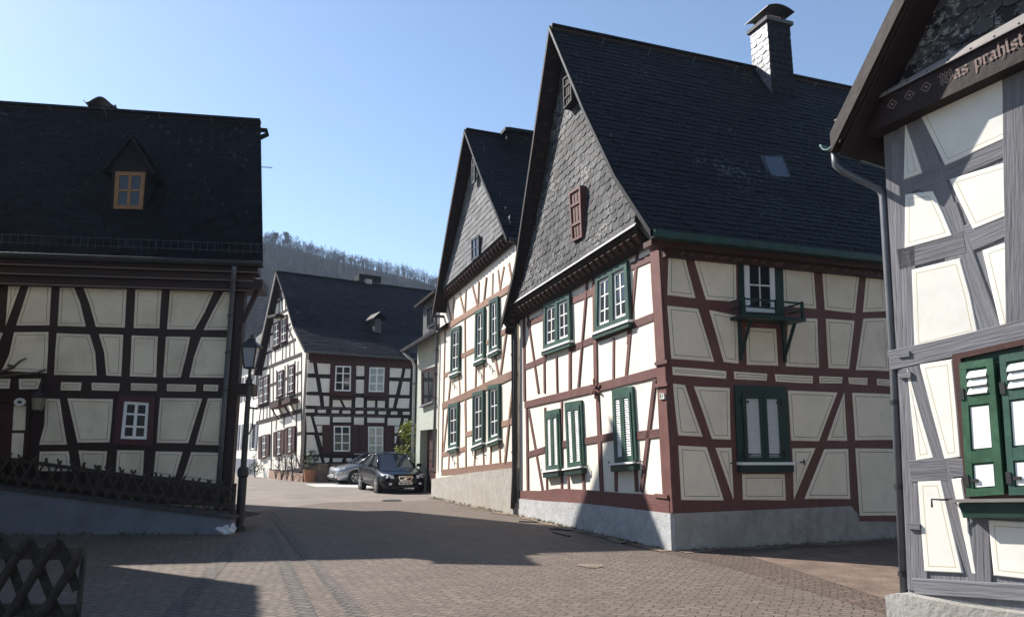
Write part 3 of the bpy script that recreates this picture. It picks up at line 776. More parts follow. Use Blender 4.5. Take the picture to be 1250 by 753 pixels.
rB = roof_from_profile(gB, [prB, plB], .42, -LB, hB, M['slate'])
bargeboard(gB, [prB], .425, hB, M['slate'], .13); bargeboard(gB, [plB], .425, hB, M['dark_wood'], .2)
# scrollwork board on the soffit of the left verge
mb = MB()
for i in range(3):
    a, b = plB[i], plB[i + 1]; mb.prism([gB.P(a[0] - .05, a[1] - .34, .38), gB.P(b[0] - .05, b[1] - .34, .38), gB.P(b[0] - .05, b[1] - .34, .1), gB.P(a[0] - .05, a[1] - .34, .1)], [gB.P(a[0] - .05, a[1] - .3, .38), gB.P(b[0] - .05, b[1] - .3, .38), gB.P(b[0] - .05, b[1] - .3, .1), gB.P(a[0] - .05, a[1] - .3, .1)], M['dark_wood'])
for i in range(26):
    t = i / 25; j = min(2, int(t * 3)); a, b = plB[j], plB[j + 1]; tt = t * 3 - j; u, z = lerp2(a, b, min(1, tt))
    mb.lathe(gB.P(u - .05, z - .37, .25), [(.02, 0), (.07, .01), (.07, .04), (.02, .05)], M['brown_board'], 8)
mb.build('verge_ornament', hB)
# green eaves gutter and painted fascia along the flank
mb = MB()
mb.fprism(fB, [(-.4, 5.08), (LB, 5.08), (LB, 5.2), (-.4, 5.2)], .30, .47, M['green'])
mb.fprism(fB, [(-.38, 4.98), (LB, 4.98), (LB, 5.075), (-.38, 5.075)], .03, .30, M['brown_board'])
mb.fprism(fB, [(-.0, 4.86), (LB, 4.86), (LB, 4.978), (-.0, 4.978)], .03, .14, M['brown_board']); mb.build('eaves_board', hB)
mb = MB()      # painted scrolls
for i in range(34):
    u = .35 + i * .15; z = 4.93; pts = []
    if R.random() < .25: continue
    for k in range(7):
        a = k / 6 * 4.2 + (i % 2) * 3.1; r_ = .012 + .022 * k / 6; pts.append((math.cos(a) * r_ * 1.8, math.sin(a) * r_))
    seg(mb, fB, pts, u, z, 1, 1, .145, .009, M['gold'])
mb.build('painted_scroll', hB)
# ridge hooks + chimney + skylight
o_, n_ = gB.P(2.9, 9.9, 0), None
pA, pB_, pC = gB.P(3.79, 11.37, 0), gB.P(2.0, 8.42, 0), gB.P(2.0, 8.42, -5)
nB = (pB_ - pA).cross(pC - pA).normalized(); nB = nB if nB.z > 0 else -nB
ch = hit_plane((943, 116), pA, nB)
back = -gB.n; left = gB.u
r0 = hit_plane((970, 60), ch, gB.n)         # on the plane of the chimney's street face? used for width only
wR = abs((hit_plane((970, 80), ch, left) - hit_plane((943, 80), ch, left)).dot(back)); wL = abs((hit_plane((921, 80), ch, gB.n) - hit_plane((943, 80), ch, gB.n)).dot(left))
zt = hit_plane((943, 27), ch, left).z
cB = MB()
cc = [ch, ch + back * wR, ch + back * wR + left * wL, ch + left * wL]
cB.prism([V((p.x, p.y, zt)) for p in cc], [V((p.x, p.y, ch.z - 1.5)) for p in cc], M['slate_sunlit'])
for (a, b, nn) in ((0, 1, -left), (3, 0, -back)):
    A_, B_ = cc[a], cc[b]
    slates(cB, [V((A_.x, A_.y, ch.z - 1.3)), V((B_.x, B_.y, ch.z - 1.3)), V((B_.x, B_.y, zt)), V((A_.x, A_.y, zt))], M['slate_sunlit'] if a == 3 else M['slate'], .2, .17, .014, .3, normal_hint=nn)  # pale slate on the sunlit face, dark slate on the shaded one
chB = cB.build('chimney', hB)
cm = sum(cc, V((0, 0, 0))) / 4; cap = MB()
cap.box(V((cm.x, cm.y, zt + .05)), back * (wR / 2 + .07), left * (wL / 2 + .07), V((0, 0, .05)), M['slate_f'])
for sx in (-1, 1):
    for sy in (-1, 1):
        p = V((cm.x, cm.y, zt + .1)) + back * sx * wR * .36 + left * sy * wL * .36; cap.bar(p, p + V((0, 0, .24)), .05, .05, M['iron'], up=back)
cap.box(V((cm.x, cm.y, zt + .2)), back * wR * .3, left * wL * .3, V((0, 0, .1)), M['stone'])
K = 8      # bowed cover plate
for i in range(K):
    def cp(t): return V((cm.x, cm.y, zt +   .32 + .12 * (1 - (2 * t - 1) ** 2))) + back * (2 * t - 1) * (wR / 2 + .07)
    a, b = cp(i / K), cp((i + 1) / K); e = left * (wL / 2 + .14)
    cap.prism([a - e + V((0, 0, .02)), b - e + V((0, 0, .02)), b + e + V((0, 0, .02)), a + e + V((0, 0, .02))], [a - e, b - e, b + e, a + e], M['zinc_dark'])
cap.build('chimney_cap', chB)
sk = [hit_plane(p, pA + nB * .07, nB) for p in ((928, 190), (955, 190), (968, 220), (940, 218))]
mb = MB(); mb.prism(sk, [p - nB * .12 for p in sk], M['zinc_dark'])
skl = mb.build('skylight', hB); c_ = sum(sk, V((0, 0, 0))) / 4
mb = MB(); si = [c_ + (p - c_) * .8 + nB * .012 for p in sk]; mb.prism(si, [p - nB * .03 for p in si], M['carglass']); mb.build('pane', skl)
mb = MB(); mb.prism([sk[3] + nB * .0, sk[2] + nB * .0, sk[2] + (sk[2] - sk[1]) * .14 - nB * .03, sk[3] + (sk[3] - sk[0]) * .14 - nB * .03],
                    [p - nB * .05 for p in (sk[3], sk[2], sk[2] + (sk[2] - sk[1]) * .14 - nB * .03, sk[3] + (sk[3] - sk[0]) * .14 - nB * .03)], M['lead']); mb.build('flashing', skl)
mb = MB()
for i in range(9):
    p = gB.P(3.55, 11.0, -.8 - i * 1.25); mb = MB(); mb.tube([p, p + V((0, 0, .12)) - gB.u * .12], .012, M['zinc'], 5); mb.build('roof_hook', hB)
# flank windows: balcony door-window above, closed shutters below
q = fB.uvs(c3((383, 150), (566, 165), (572, 430), (386, 425)), .04); wu = q[1][0] - q[0][0]; hz = q[0][1] - q[3][1]
mb = MB(); mb.fprism(fB, q, .0, .042, M['green_d']); w_ = mb.build('window', hB); w_['label'] = 'tall white window in a green frame behind the little balcony'
qs = fB.uvs(c3((405, 180), (529, 190), (536, 418), (411, 412)), .06); ws = qs[1][0] - qs[0][0]; hs = qs[0][1] - qs[3][1]
mb = MB(); ring(mb, fB, qs, .1 / ws, .08 / hs, .0, .07, M['white']); qi = sub(qs, .1 / ws, .08 / hs, 1 - .1 / ws, 1 - .08 / hs)
mb.fprism(fB, sub(qi, .48, 0, .52, 1), .04, .066, M['white']); mb.fprism(fB, sub(qi, 0, .5, 1, .53), .04, .064, M['white']); mb.build('casement', w_)
mb = MB(); mb.fprism(fB, qi, .04, .05, M['glass']); mb.build('pane', w_)
mb = MB()
a0 = fB.uv(c3((346, 412))[0], .05); a1 = fB.uv(c3((660, 440))[0], .42); zt2 = fB.uv(c3((520, 366))[0], .42)[1]; a0 = (a0[0], a1[1]); z0 = a0[1]
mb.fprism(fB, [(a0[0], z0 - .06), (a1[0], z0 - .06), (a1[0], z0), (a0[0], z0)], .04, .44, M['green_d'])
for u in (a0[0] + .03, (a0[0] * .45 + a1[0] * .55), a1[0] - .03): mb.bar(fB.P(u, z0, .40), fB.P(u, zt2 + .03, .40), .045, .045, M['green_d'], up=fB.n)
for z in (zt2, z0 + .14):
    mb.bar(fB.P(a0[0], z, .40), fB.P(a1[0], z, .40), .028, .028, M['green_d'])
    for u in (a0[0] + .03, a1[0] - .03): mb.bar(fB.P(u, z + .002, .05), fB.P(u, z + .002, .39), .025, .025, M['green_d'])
for k in range(9):
    u = a0[0] + (a1[0] - a0[0]) * (k + .5) / 9
    if k % 2: mb.bar(fB.P(u - .1, z0 + .14, .40), fB.P(u + .1, zt2, .40), .012, .012, M['iron'])
bal = mb.build('balcony', hB)
for u, du in ((a0[0] + .17, 0), (a1[0] - .2, .0)):
    mb = MB(); mb.bar(fB.P(u, z0 - .09, .38), fB.P(u, z0 - .68, .05), .04, .045, M['green_d'], up=fB.u); mb.bar(fB.P(u, z0 - .06, .07), fB.P(u, z0 - .75, .07), .045, .045, M['green_d'], up=fB.u); mb.build('bracket', bal)
q = fB.uvs(c4((321, 90), (512, 96), (527, 372), (333, 372)), .05); wu = q[1][0] - q[0][0]; hz = q[0][1] - q[3][1]
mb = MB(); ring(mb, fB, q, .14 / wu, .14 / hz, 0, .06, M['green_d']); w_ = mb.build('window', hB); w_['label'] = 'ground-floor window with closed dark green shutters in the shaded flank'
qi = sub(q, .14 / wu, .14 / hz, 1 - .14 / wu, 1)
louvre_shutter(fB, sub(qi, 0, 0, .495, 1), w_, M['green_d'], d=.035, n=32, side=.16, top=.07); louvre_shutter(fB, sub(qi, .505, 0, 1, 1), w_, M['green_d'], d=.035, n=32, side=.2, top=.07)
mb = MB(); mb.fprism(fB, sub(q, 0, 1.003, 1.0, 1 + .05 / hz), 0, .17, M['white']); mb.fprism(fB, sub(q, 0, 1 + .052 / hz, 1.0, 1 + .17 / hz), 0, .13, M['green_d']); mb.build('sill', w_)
for a_, b_ in ((0.12, .22), (.88, .22), (.12, .9), (.88, .9)):
    p = bil(q, a_, b_); hinge(fB, p[0], p[1], w_, M['iron'], L=.12 if a_ < .5 else -.12, d=.09)
for p in c4((303, 377), (558, 373)):
    u, z = fB.uv(p); mb = MB(); mb.bar(fB.P(u, z, .02), fB.P(u, z, .13), .02, .02, M['iron']); mb.bar(fB.P(u, z + .05, .13), fB.P(u, z - .04, .13), .02, .025, M['iron']); mb.build('shutter_catch', hB)
# beam-end pegs on the corner
for p in ((806, 443), (806, 470), (806, 605)):
    u, z = gB.uv(p, .05); mb = MB(); mb.bar(gB.P(u + .15, z, .05), gB.P(u - .25, z, .05), .05, .06, M['tim_b']); mb.build('beam_peg', hB)
mb = MB(); j0, j1 = gB.P(7.12, 4.85, .2), gB.P(7.12, .2, .12)
downpipe([gB.P(7.05, 5.0, .4), gB.P(7.1, 4.85, .38), gB.P(7.12, 4.55, .14), gB.P(7.12, 1.0, .12), gB.P(7.12, .15, .16)], hB, M['zinc_dark'], .055)

# ================================================================== SECOND GABLE (F)
KF = ground(632, 628); gF = Facade(KF, -22)
hF = thing('timbered_house', 'tall white gabled house with thin pale brown timbers and narrow windows', 'house', KF)
prF = gF.uvs([(568.7, 159), (589.7, 216), (608, 259)], .4) + [(-.38, 7.0)]
plF = [prF[0]] + gF.uvs([(549, 268)], .4) + gF.uvs([(530, 380)], .4)
WF = 7.28
wall_prism(gF, [(0, .9), (WF, .5), (WF - .1, 6.35), (plF[1][0] - .1, plF[1][1] - .15), (prF[0][0], prF[0][1] - .25), (prF[1][0], prF[1][1] - .25), (.0, 7.0)], 9.5, M['plaster_b'], hF)
pf = gF.uvs([(633, 571), (533, 585)], .12)
mb = MB(); mb.fprism(gF, [(-.02, -.1), (WF + .15, -.1), (WF + .15, pf[1][1]), (WF * .5, (pf[0][1] + pf[1][1]) / 2 + .03), (-.02, pf[0][1])], -.3, .13, M['plinth_f']); mb.build('plinth', hF)
f7 = crop(500, 330, 2.353); f6 = crop(490, 150, 3.01)
def fb(a, b, w, k=f7): beam(gF, k(a)[0], k(b)[0], w, M['tim_f'], hF)
fb((104, 165), (302, 42), .2); fb((95, 390), (310, 293), .22); fb((92, 580), (310, 558), .2)
fb((99, 303), (122, 292), .15); fb((142, 250), (192, 226), .15); fb((212, 212), (232, 203), .13); fb((255, 188), (308, 152), .15)
fb((94, 530), (114, 524), .15); fb((138, 520), (163, 510), .15); fb((163, 470), (184, 466), .15); fb((258, 444), (310, 428), .16)
for a, b in (((103, 170), (93, 580)), ((160, 140), (163, 575)), ((192, 268), (190, 345)), ((214, 262), (213, 340)), ((246, 245), (262, 330)), ((297, 50), (262, 300)), ((120, 300), (112, 385)),
             ((300, 310), (275, 555)), ((143, 300), (146, 375)), ((190, 510), (186, 568)), ((212, 500), (214, 566)), ((235, 498), (233, 562)), ((258, 490), (262, 560)), ((115, 515), (112, 575)), ((138, 515), (140, 575)), ((307, 40), (308, 560)),
             ((112, 390), (98, 520)), ((160, 380), (163, 470))):
    fb(a, b, .11)
for x0, x1 in ((110, 122), (128, 124), (145, 160), (163, 160), (182, 197), (200, 198), (222, 214), (240, 238), (255, 262), (272, 258), (286, 298)):      # short studs under the jetty
    t0 = 165 - (x0 - 104) * .62 ; t1 = 165 - (x1 - 104) * .62
    fb((x0, t0 - 72), (x1, t1), .1)
for p, lab in [((( 120, 168), (145, 158), (143, 290), (118, 300)), 'far upper green-framed window'), (((190, 118), (215, 106), (214, 252), (188, 264)), 'middle upper green-framed window'), (((230, 86), (255, 74), (257, 226), (229, 240)), 'upper green-framed window nearest the downpipe'),
          (((112, 385), (140, 378), (138, 506), (112, 513)), 'far lower green-framed window'), (((182, 352), (213, 343), (212, 494), (182, 506)), 'middle lower green-framed window'), (((226, 331), (258, 325), (259, 482), (227, 494)), 'lower green-framed window nearest the downpipe')]:
    green_window(gF, f7(*p), hF, lab, 1, m='green', sill=True)
# slate gable F
ebF = gF.uvs([(550, 348), (620, 281)], .25)
def gcF(u, z): return gF.P(u, z, .03 + .22 * max(0, min(1, (11.2 - z) / 4.2)) ** 2)
profF = [(6.15, ebF[0][1]), (plF[1][0] - .12, plF[1][1] - .1), (prF[0][0], prF[0][1] - .25), (prF[1][0] + .05, prF[1][1] - .25), (prF[2][0] + .1, prF[2][1] - .2), (.0, ebF[1][1])]
def edgeF(z, side):
    P = profF[:3] if side else profF[2:][::-1]
    for i in range(len(P) - 1):
        (a0, b0), (a1, b1) = P[i], P[i + 1]
        if b0 <= z <= b1: return a0 + (a1 - a0) * (z - b0) / (b1 - b0)
    return P[0][0] if z < P[0][1] else P[-1][0]
def zfF(u): return ebF[0][1] + (ebF[1][1] - ebF[0][1]) * (6.15 - u) / 6.15
mb = MB(); zs = [6.6 + i * .4 for i in range(13)]
for z0, z1 in zip(zs, zs[1:]):
    z1 = min(z1, profF[2][1])
    if z1 <= z0: break
    Lq, Rq, L1q, R1q = edgeF(z0, 1), edgeF(z0, 0), edgeF(z1, 1), edgeF(z1, 0)
    mb.face([gcF(Lq, max(z0, zfF(Lq))), gcF(Rq, max(z0, zfF(Rq))), gcF(R1q, max(z1, zfF(R1q))), gcF(L1q, max(z1, zfF(L1q)))], M['slate_f'], tone=.1)
_zr, _zl = zr, zl; zr, zl = ebF[1][1], ebF[0][1]
hung_slates(mb, gcF, gF.n, edgeF, zfF, profF[2][1], .3, .2, M['slate_f'], cut=.12)
zr, zl = _zr, _zl
mb.build('gable_cladding', hF)
mb = MB(); mb.prism([gF.P(6.2, ebF[0][1] - .0, .3), gF.P(-.1, ebF[1][1] - .0, .3), gF.P(-.1, ebF[1][1] - .32, .05), gF.P(6.2, ebF[0][1] - .32, .05)],
                    [gF.P(6.2, ebF[0][1] + .03, .24), gF.P(-.1, ebF[1][1] + .03, .24), gF.P(-.1, ebF[1][1] - .26, .0), gF.P(6.2, ebF[0][1] - .26, .0)], M['dark_wood'])
for i in range(24):
    t = (i + .5) / 24; u = 6.2 - 6.3 * t; z = ebF[0][1] + (ebF[1][1] - ebF[0][1]) * t
    mb.box(gF.P(u, z - .18, .2), gF.u * .06, V((0, 0, .07)) + gF.n * .055, gF.n * .02 - V((0, 0, .02)), M['brown_board'])
mb.build('cornice', hF)
window(gF, f6((258, 128), (270, 118), (270, 216), (259, 226)), hF, d=.2, cols=2, rows=3, frame=M['zinc_dark'], label='small dark attic window near the gable top')
window(gF, f6((256, 428), (284, 412), (285, 492), (257, 508)), hF, d=.28, cols=2, rows=2, frame=M['zinc_dark'], label='dark attic window at the foot of the slate gable')
roof_from_profile(gF, [prF, plF], .42, -9.8, hF, M['slate'], w=.3, h=.19)
bargeboard(gF, [prF], .425, hF, M['slate'], .13); bargeboard(gF, [plF], .425, hF, M['dark_wood'], .22)
snow_guard(gF.P(-.1, 6.72 + .35, .3), gF.P(-.1, 6.72 + .35, -3.0), V((0, 0, 1)), hF, M['zinc_dark'], 16, .3)
gutter(gF.P(-.43, 6.98, .42), gF.P(-.43, 6.98, -4), hF, M['zinc'], .08)
mb = MB(); mb.tube([gF.P(-.43, 6.9, .2), gF.P(-.3, 6.6, .1), gF.P(-.1, 6.3, .1), gF.P(-.08, 3.5, .1), gF.P(-.08, .3, .12)], .05, M['zinc_dark'], 8); mb.build('downpipe', hF, smooth=True)
mb = MB(); p = hit_plane((630, 172), gF.P(prF[0][0], 0, 0), gF.u)
wC = hit_plane((611, 165), p, gF.n) - p
mb.box(p + V((0, 0, -.45)), back * .5, gF.u * .45, V((0, 0, .5)), M['slate']); cf = mb.build('chimney', hF)
mb = MB(); mb.box(p + V((0, 0, .09)), back * .6, gF.u * .6, V((0, 0, .05)), M['slate']); mb.box(p + V((0, 0, .2)), back * .45, gF.u * .45, V((0, 0, .03)), M['zinc_dark']); mb.build('chimney_cap', cf)
gutter(gF.P(6.75, plF[2][1] - .1, .45), gF.P(6.75, plF[2][1] - .1, -2), hF, M['zinc'], .08)
downpipe([gF.P(6.75, plF[2][1] - .15, .3), gF.P(6.9, plF[2][1] - .5, .2), gF.P(7.2, plF[2][1] - .9, .1), gF.P(7.25, 3, .1), gF.P(7.25, 1, .12)], hF, M['zinc'], .05)
for p in f7((128, 318), (204, 285), (236, 270), (186, 518), (212, 510), (262, 480), (128, 535)):      # thin bent hooks below the sills
    u, z = gF.uv(p); mb = MB(); mb.tube([gF.P(u + .25, z + .05, .05), gF.P(u + .05, z, .05), gF.P(u, z - .12, .05), gF.P(u - .2, z - .14, .05), gF.P(u - .22, z - .3, .05)], .012, M['iron'], 5); mb.build('flower_box_hook', hF)

# ================================================================== GREY-GREEN HOUSE (G)
KG = gF.P(WF + .0, 0, -.35); gG = Facade(KG, -20)
hG = thing('rendered_house', 'small plain grey-green rendered house with a garage opening and a dark dormer', 'house', KG)
uA = gG.uv((508, 500))[0]; zE = gG.uv((508, 430))[1]
g7 = crop(490, 330, 2.79)
gq = gG.uvs([(513, 527), (533.5, 521), (533.5, 601), (513, 601)])
for q_ in (2, 3): gq[q_] = (gq[q_][0], 0)
ul, ur, zg = gq[0][0], gq[1][0], (gq[0][1] + gq[1][1]) / 2
mb = MB()
zE2 = zE + .3
mb.fprism(gG, [(uA, 0), (ul, 0), (ul, zE2), (uA, zE2)], -6, 0, M['plaster_g'])
mb.fprism(gG, [(ul, zg), (ur, zg), (ur, zE2), (ul, zE2)], -6, 0, M['plaster_g'])
mb.fprism(gG, [(ur, 0), (-.4, 0), (-.4, zE2), (ur, zE2)], -6, 0, M['plaster_g'])
mb.build('wall', hG)
mb = MB(); mb.fprism(gG, [(ur + .0, 0), (-.2, 0), (-.2, .75), (ur, .75)], .0, .03, M['stone']); mb.build('plinth', hG)
mb = MB(); mb.fprism(gG, [(ul, 0), (ur, 0), (ur, zg), (ul, zg)], -.4, -.3, M['brown']); gd = mb.build('garage_door', hG)
mb = MB()
for k in range(1, 6): mb.fprism(gG, [(ul, zg * k / 6 - .02), (ur, zg * k / 6 - .02), (ur, zg * k / 6 + .02), (ul, zg * k / 6 + .02)], -.3, -.28, M['black'])
mb.build('rail', gd)
window(gG, [(515.5, 453), (530, 449), (530, 490), (515.5, 495.5)], hG, d=.055, cols=2, rows=1, frame=M['brown'], trim=M['brown'], trim_w=.06, sill=M['wall_grey'], glass=M['glass'])
roofG = MB(); e0, e1 = gG.P(uA + .25, zE + .05, .55), gG.P(-1.2, zE + .05, .55); rise = V((0, 0, 3.3)) - gG.n * 4.2
slope(roofG, [e0, e1, e1 + rise, e0 + rise], M['slate'], M['dark_wood'], .1, .3, .19)
roofG.build('roof', hG)
mb = MB(); mb.fprism(gG, [(uA, zE2 - .1), (-1, zE2 - .1), (-1, zE2 + 3.0), (uA, zE2 + 3.0)], -4.6, -4.5, M['plaster_g']); mb.build('wall', hG)
gutter(gG.P(uA + .3, zE + .04, .6), gG.P(-.6, zE + .04, .6), hG, M['zinc'], .07)
dq = gG.uvs([(517, 372), (533, 362), (533, 400), (517, 408)], -1.0)
du0, du1 = dq[0][0], dq[1][0]; dz0, dz1 = dq[3][1], dq[0][1]
mb = MB(); mb.fprism(gG, [(du0, dz0 - .6), (du1 - .8, dz0 - .6), (du1 - .8, dz1), (du0, dz1)], -4.0, -1.0, M['slate_f']); dm = mb.build('dormer', hG)
mb = MB(); slope(mb, [gG.P(du0 + .3, dz1 - .05, -.6), gG.P(du1 - 1.1, dz1 - .05, -.6), gG.P(du1 - 1.1, dz1 + .9, -4), gG.P(du0 + .3, dz1 + .9, -4)], M['slate'], M['dark_wood'], .09, .3, .19); mb.build('roof', dm)
window(gG, [(521, 376), (530, 371), (530, 396), (521, 401)], dm, d=-.93, cols=2, rows=1, frame=M['zinc_dark'])
downpipe([gG.P(uA + .25, zE - .02, .55), gG.P(uA + .1, zE - .35, .2), gG.P(uA + .06, zE - .6, .1), gG.P(uA + .06, .1, .1)], hG, M['white_pipe'], .055)

# ================================================================== FAR HOUSE (C)
KC = ground(370, 588); gC, fC = Facade(KC, -33), Facade(KC, 57)
hC = thing('timbered_house', 'dark timbered house at the end of the street behind the parked cars', 'house', KC)
prC = gC.uvs([(338, 331.5), (349, 363), (359, 398)], .35) + [(-.5, gC.uv((368, 430), .35)[1])]
uLc = gC.uv((313, 570))[0]
plC = [prC[0]] + [gC.uv((324, 396), .35), gC.uv((310, 457), .35)]
wall_prism(gC, [(0, .5), (uLc, .5), (uLc, plC[2][1] + .1), (plC[1][0] - .2, plC[1][1] - .1), (prC[0][0], prC[0][1] - .3), (prC[1][0], prC[1][1] - .25), (prC[2][0] - .0, prC[2][1] - .2), (0, prC[3][1] + .1)], 9.0, M['plaster_c'], hC)
mb = MB(); mb.fprism(gC, [(-.05, -.1), (gC.uv((329, 580))[0], -.1), (gC.uv((329, 580))[0], .45), (-.05, .42)], -.2, .06, M['stone']); mb.fprism(gC, [(gC.uv((329, 580))[0] + .02, -.1), (uLc, -.1), (uLc, .6), (gC.uv((329, 580))[0] + .02, .6)], -.2, .04, M['plaster_c'])
uRc = fC.uv((506, 520))[0] + 1.6
mb.fprism(fC, [(.02, -.1), (uRc, -.1), (uRc, .9), (.02, .9)], -.2, .05, M['stone']); mb.build('plinth', hC)
mb = MB(); mb.fprism(fC, [(0, .7), (uRc, .7), (uRc, 6.55), (0, 6.55)], -.02, .025, M['tim_c']); mb.fprism(fC, [(.0, 6.0 + .02), (uRc, 6.02), (uRc, 6.5), (.0, 6.5)], .025, .05, M['red_c']); mb.build('timber_frame', hC)
q1 = crop(365, 425, 8.3333); q2 = crop(365, 505, 8.3333)
for ps in [q1((85, 115), (138, 118), (160, 255), (85, 255)), q1((180, 122), (320, 125), (318, 265), (200, 262)), q1((585, 143), (668, 143), (666, 283), (583, 281)), q1((927, 160), (1057, 165), (1035, 298), (922, 295)), q1((1093, 167), (1137, 170), (1132, 300), (1068, 300)),
           q1((85, 298), (170, 300), (192, 440), (78, 440)), q1((215, 305), (318, 308), (312, 448), (237, 446)), q1((580, 318), (665, 320), (662, 458), (578, 456)), q1((920, 333), (1017, 335), (985, 470), (917, 470)), q1((1055, 338), (1127, 340), (1122, 475), (1028, 473)),
           q1((78, 477), (205, 480), (218, 585), (72, 580)), q1((248, 483), (309, 486), (306, 590), (258, 588)), q1((575, 500), (658, 502), (656, 600), (573, 600)), q1((918, 503), (975, 505), (955, 605), (915, 605)), q1((1015, 508), (1125, 510), (1118, 610), (990, 608)),
           q1((345, 525), (415, 525), (445, 595), (343, 595)), q1((440, 525), (535, 527), (532, 598), (475, 598)), q1((693, 530), (775, 532), (773, 600), (692, 600)), q1((800, 532), (875, 534), (872, 605), (798, 603)),
           q1(*rect(68, 618, 158, 652)), q1(*rect(192, 624, 275, 656)), q1(*rect(332, 628, 408, 660)), q1(*rect(443, 632, 523, 664)), q1(*rect(577, 635, 655, 666)), q1(*rect(695, 638, 770, 668)), q1(*rect(810, 640, 886, 672)), q1(*rect(935, 642, 1000, 674)), q1(*rect(1056, 645, 1125, 675)),
           q2((75, 22), (118, 25), (160, 185), (78, 185)), q2((150, 25), (315, 28), (313, 112), (172, 112)), q2((178, 120), (238, 120), (236, 188), (195, 188)), q2((345, 32), (530, 32), (530, 85), (343, 85)), q2((560, 35), (660, 35), (660, 112), (560, 110)), q2((695, 38), (870, 40), (868, 92), (695, 90)),
           q2((903, 40), (1040, 42), (1022, 118), (900, 118)), q2((975, 125), (1020, 125), (1005, 195), (972, 195)), q2((1070, 45), (1110, 46), (1105, 200), (1040, 200)), q2((80, 212), (155, 215), (205, 412), (72, 412)), q2((205, 220), (238, 222), (238, 340)), q2((972, 222), (1000, 222), (985, 300), (970, 300)),
           q2((75, 440), (215, 442), (230, 495), (75, 500)), q2((255, 445), (308, 445), (305, 495), (262, 495)), q2((345, 450), (450, 450), (430, 490), (345, 490)), q2((560, 395), (660, 400), (660, 415), (560, 412)), q2((480, 450), (535, 450), (535, 480), (480, 480))]:
    panel(fC, ps, M['plaster_c'], M['line'], hC, d=.035, line=0)
for px, lab in [(((370, 175), (532, 178), (528, 440), (358, 435)), 'upper left window in an oxblood surround'), (((715, 190), (875, 193), (865, 448), (705, 445)), 'upper right window in an oxblood surround')]:
    window(fC, q1(*px), hC, d=.06, cols=2, rows=3, trim=M['red_c'], trim_w=.24, label=lab, glass=M['reflect_glass'] if px[0][0] > 500 else M['glass'], fw=.07, bw=.05, mid=(.3, .66), px_d=.06)
for px, lab in [(((350, 118), (524, 120), (522, 385), (350, 385)), 'lower left window between brown shutters'), (((700, 125), (860, 127), (858, 420), (700, 420)), 'lower right window between brown shutters')]:
    window(fC, q2(*px), hC, d=.06, cols=2, rows=3, trim=M['red_c'], trim_w=.12, label=lab, glass=M['reflect_glass'] if px[0][0] > 500 else M['glass'], fw=.07, bw=.05, mid=(.32, .66))
for px in [((238, 116), (338, 116), (338, 400), (240, 398)), ((533, 116), (612, 116), (612, 402), (533, 400)), ((616, 118), (690, 118), (690, 402), (616, 402)), ((868, 118), (968, 118), (966, 405), (868, 405))]:
    q = fC.uvs(q2(*px), .07); mb = MB(); ring(mb, fC, q, .1, .05, .05, .11, M['brown']); mb.fprism(fC, sub(q, .1, .05, .9, .95), .05, .09, M['brown']); 
    for k in range(14): mb.fprism(fC, sub(q, .12, .07 + k * .06, .88, .1 + k * .06), .09, .1, M['brown'])
    mb.build('shutter', hC)
mb = MB()      # inscription bands, too far off to be legible
for y, x0, x1 in ((606, 165, 905), (681, 175, 880)):
    x = x0
    while x < x1:
        wd = R.choice((6, 9, 12)); 
        if R.random() < .8:
            t = (x - x0) / (x1 - x0); yy = y + 12 * t
            q = fC.uvs(q1((x, yy - 7 * R.uniform(.5, 1)), (x + wd * .6, yy - 6), (x + wd * .6, yy + 6), (x, yy + 7 * R.uniform(.4, 1))), .03); mb.fprism(fC, q, .02, .031, M['letter'])
        x += wd + 2
mb.build('inscription', hC)
mb = MB()
for a, b in ((330, 570), (690, 900)):
    q = fC.uvs(q1((a, 500), (b, 506), (b, 520), (a, 516)), .1); mb.fprism(fC, q, .02, .22, M['brown'])
mb.build('window_ledge', hC)
# gable of C
q3 = crop(285, 325, 5.38); q4 = crop(285, 450, 5.38)
def cb(a, b, w=.16, k=q3): beam(gC, k(a)[0], k(b)[0], w, M['tim_c'], hC)
cb((262, 255), (328, 208)); cb((250, 340), (356, 285)); cb((235, 455), (258, 442)); cb((352, 392), (375, 380)); cb((195, 583), (410, 480)); cb((160, 690), (450, 575), .2)
cb((150, 260), (448, 160), .18, q4); cb((150, 357), (448, 275), .24, q4)
for a, b, k in (((275, 255), (272, 318), q3), ((302, 235), (300, 305), q3), ((320, 222), (322, 295), q3), ((340, 210), (345, 290), q3), ((240, 450), (235, 540), q3), ((228, 570), (226, 665), q3), ((250, 560), (248, 655), q3), ((275, 548), (275, 645), q3), ((325, 522), (322, 625), q3), ((347, 515), (345, 618), q3), ((372, 500), (370, 605), q3), ((397, 490), (402, 595), q3), ((380, 400), (366, 470), q3), ((262, 350), (260, 385), q3), ((355, 400), (395, 480), q3), ((205, 580), (190, 670), q3),
                ((240, 0), (240, 330), q4), ((262, -10), (262, 240), q4), ((285, 10), (285, 230), q4), ((340, -20), (338, 210), q4), ((358, -30), (355, 200), q4), ((405, -50), (402, 180), q4), ((425, -50), (418, 280), q4), ((448, -80), (448, 700), q4),
                ((180, 250), (170, 340), q4), ((200, 245), (196, 335), q4), ((222, 240), (220, 330), q4), ((265, 225), (265, 315), q4), ((285, 315), (280, 400), q4), ((335, 300), (332, 385), q4), ((415, 280), (412, 640), q4), ((252, 330), (248, 690), q4), ((300, 580), (300, 690), q4), ((340, 570), (345, 690), q4), ((380, 560), (385, 690), q4), ((405, 550), (435, 640), q4)):
    cb(a, b, .14, k)
beam_uv(gC, (.28, .5), (.28, 6.6), .56, M['tim_c'], hC, th=.03)
cb((405, 430), (448, 420), .15, q4); cb((240, 110), (448, 20), .14, q4); cb((255, 690), (448, 660), .2, q4); cb((345, 255), (395, 325), .1, q4)
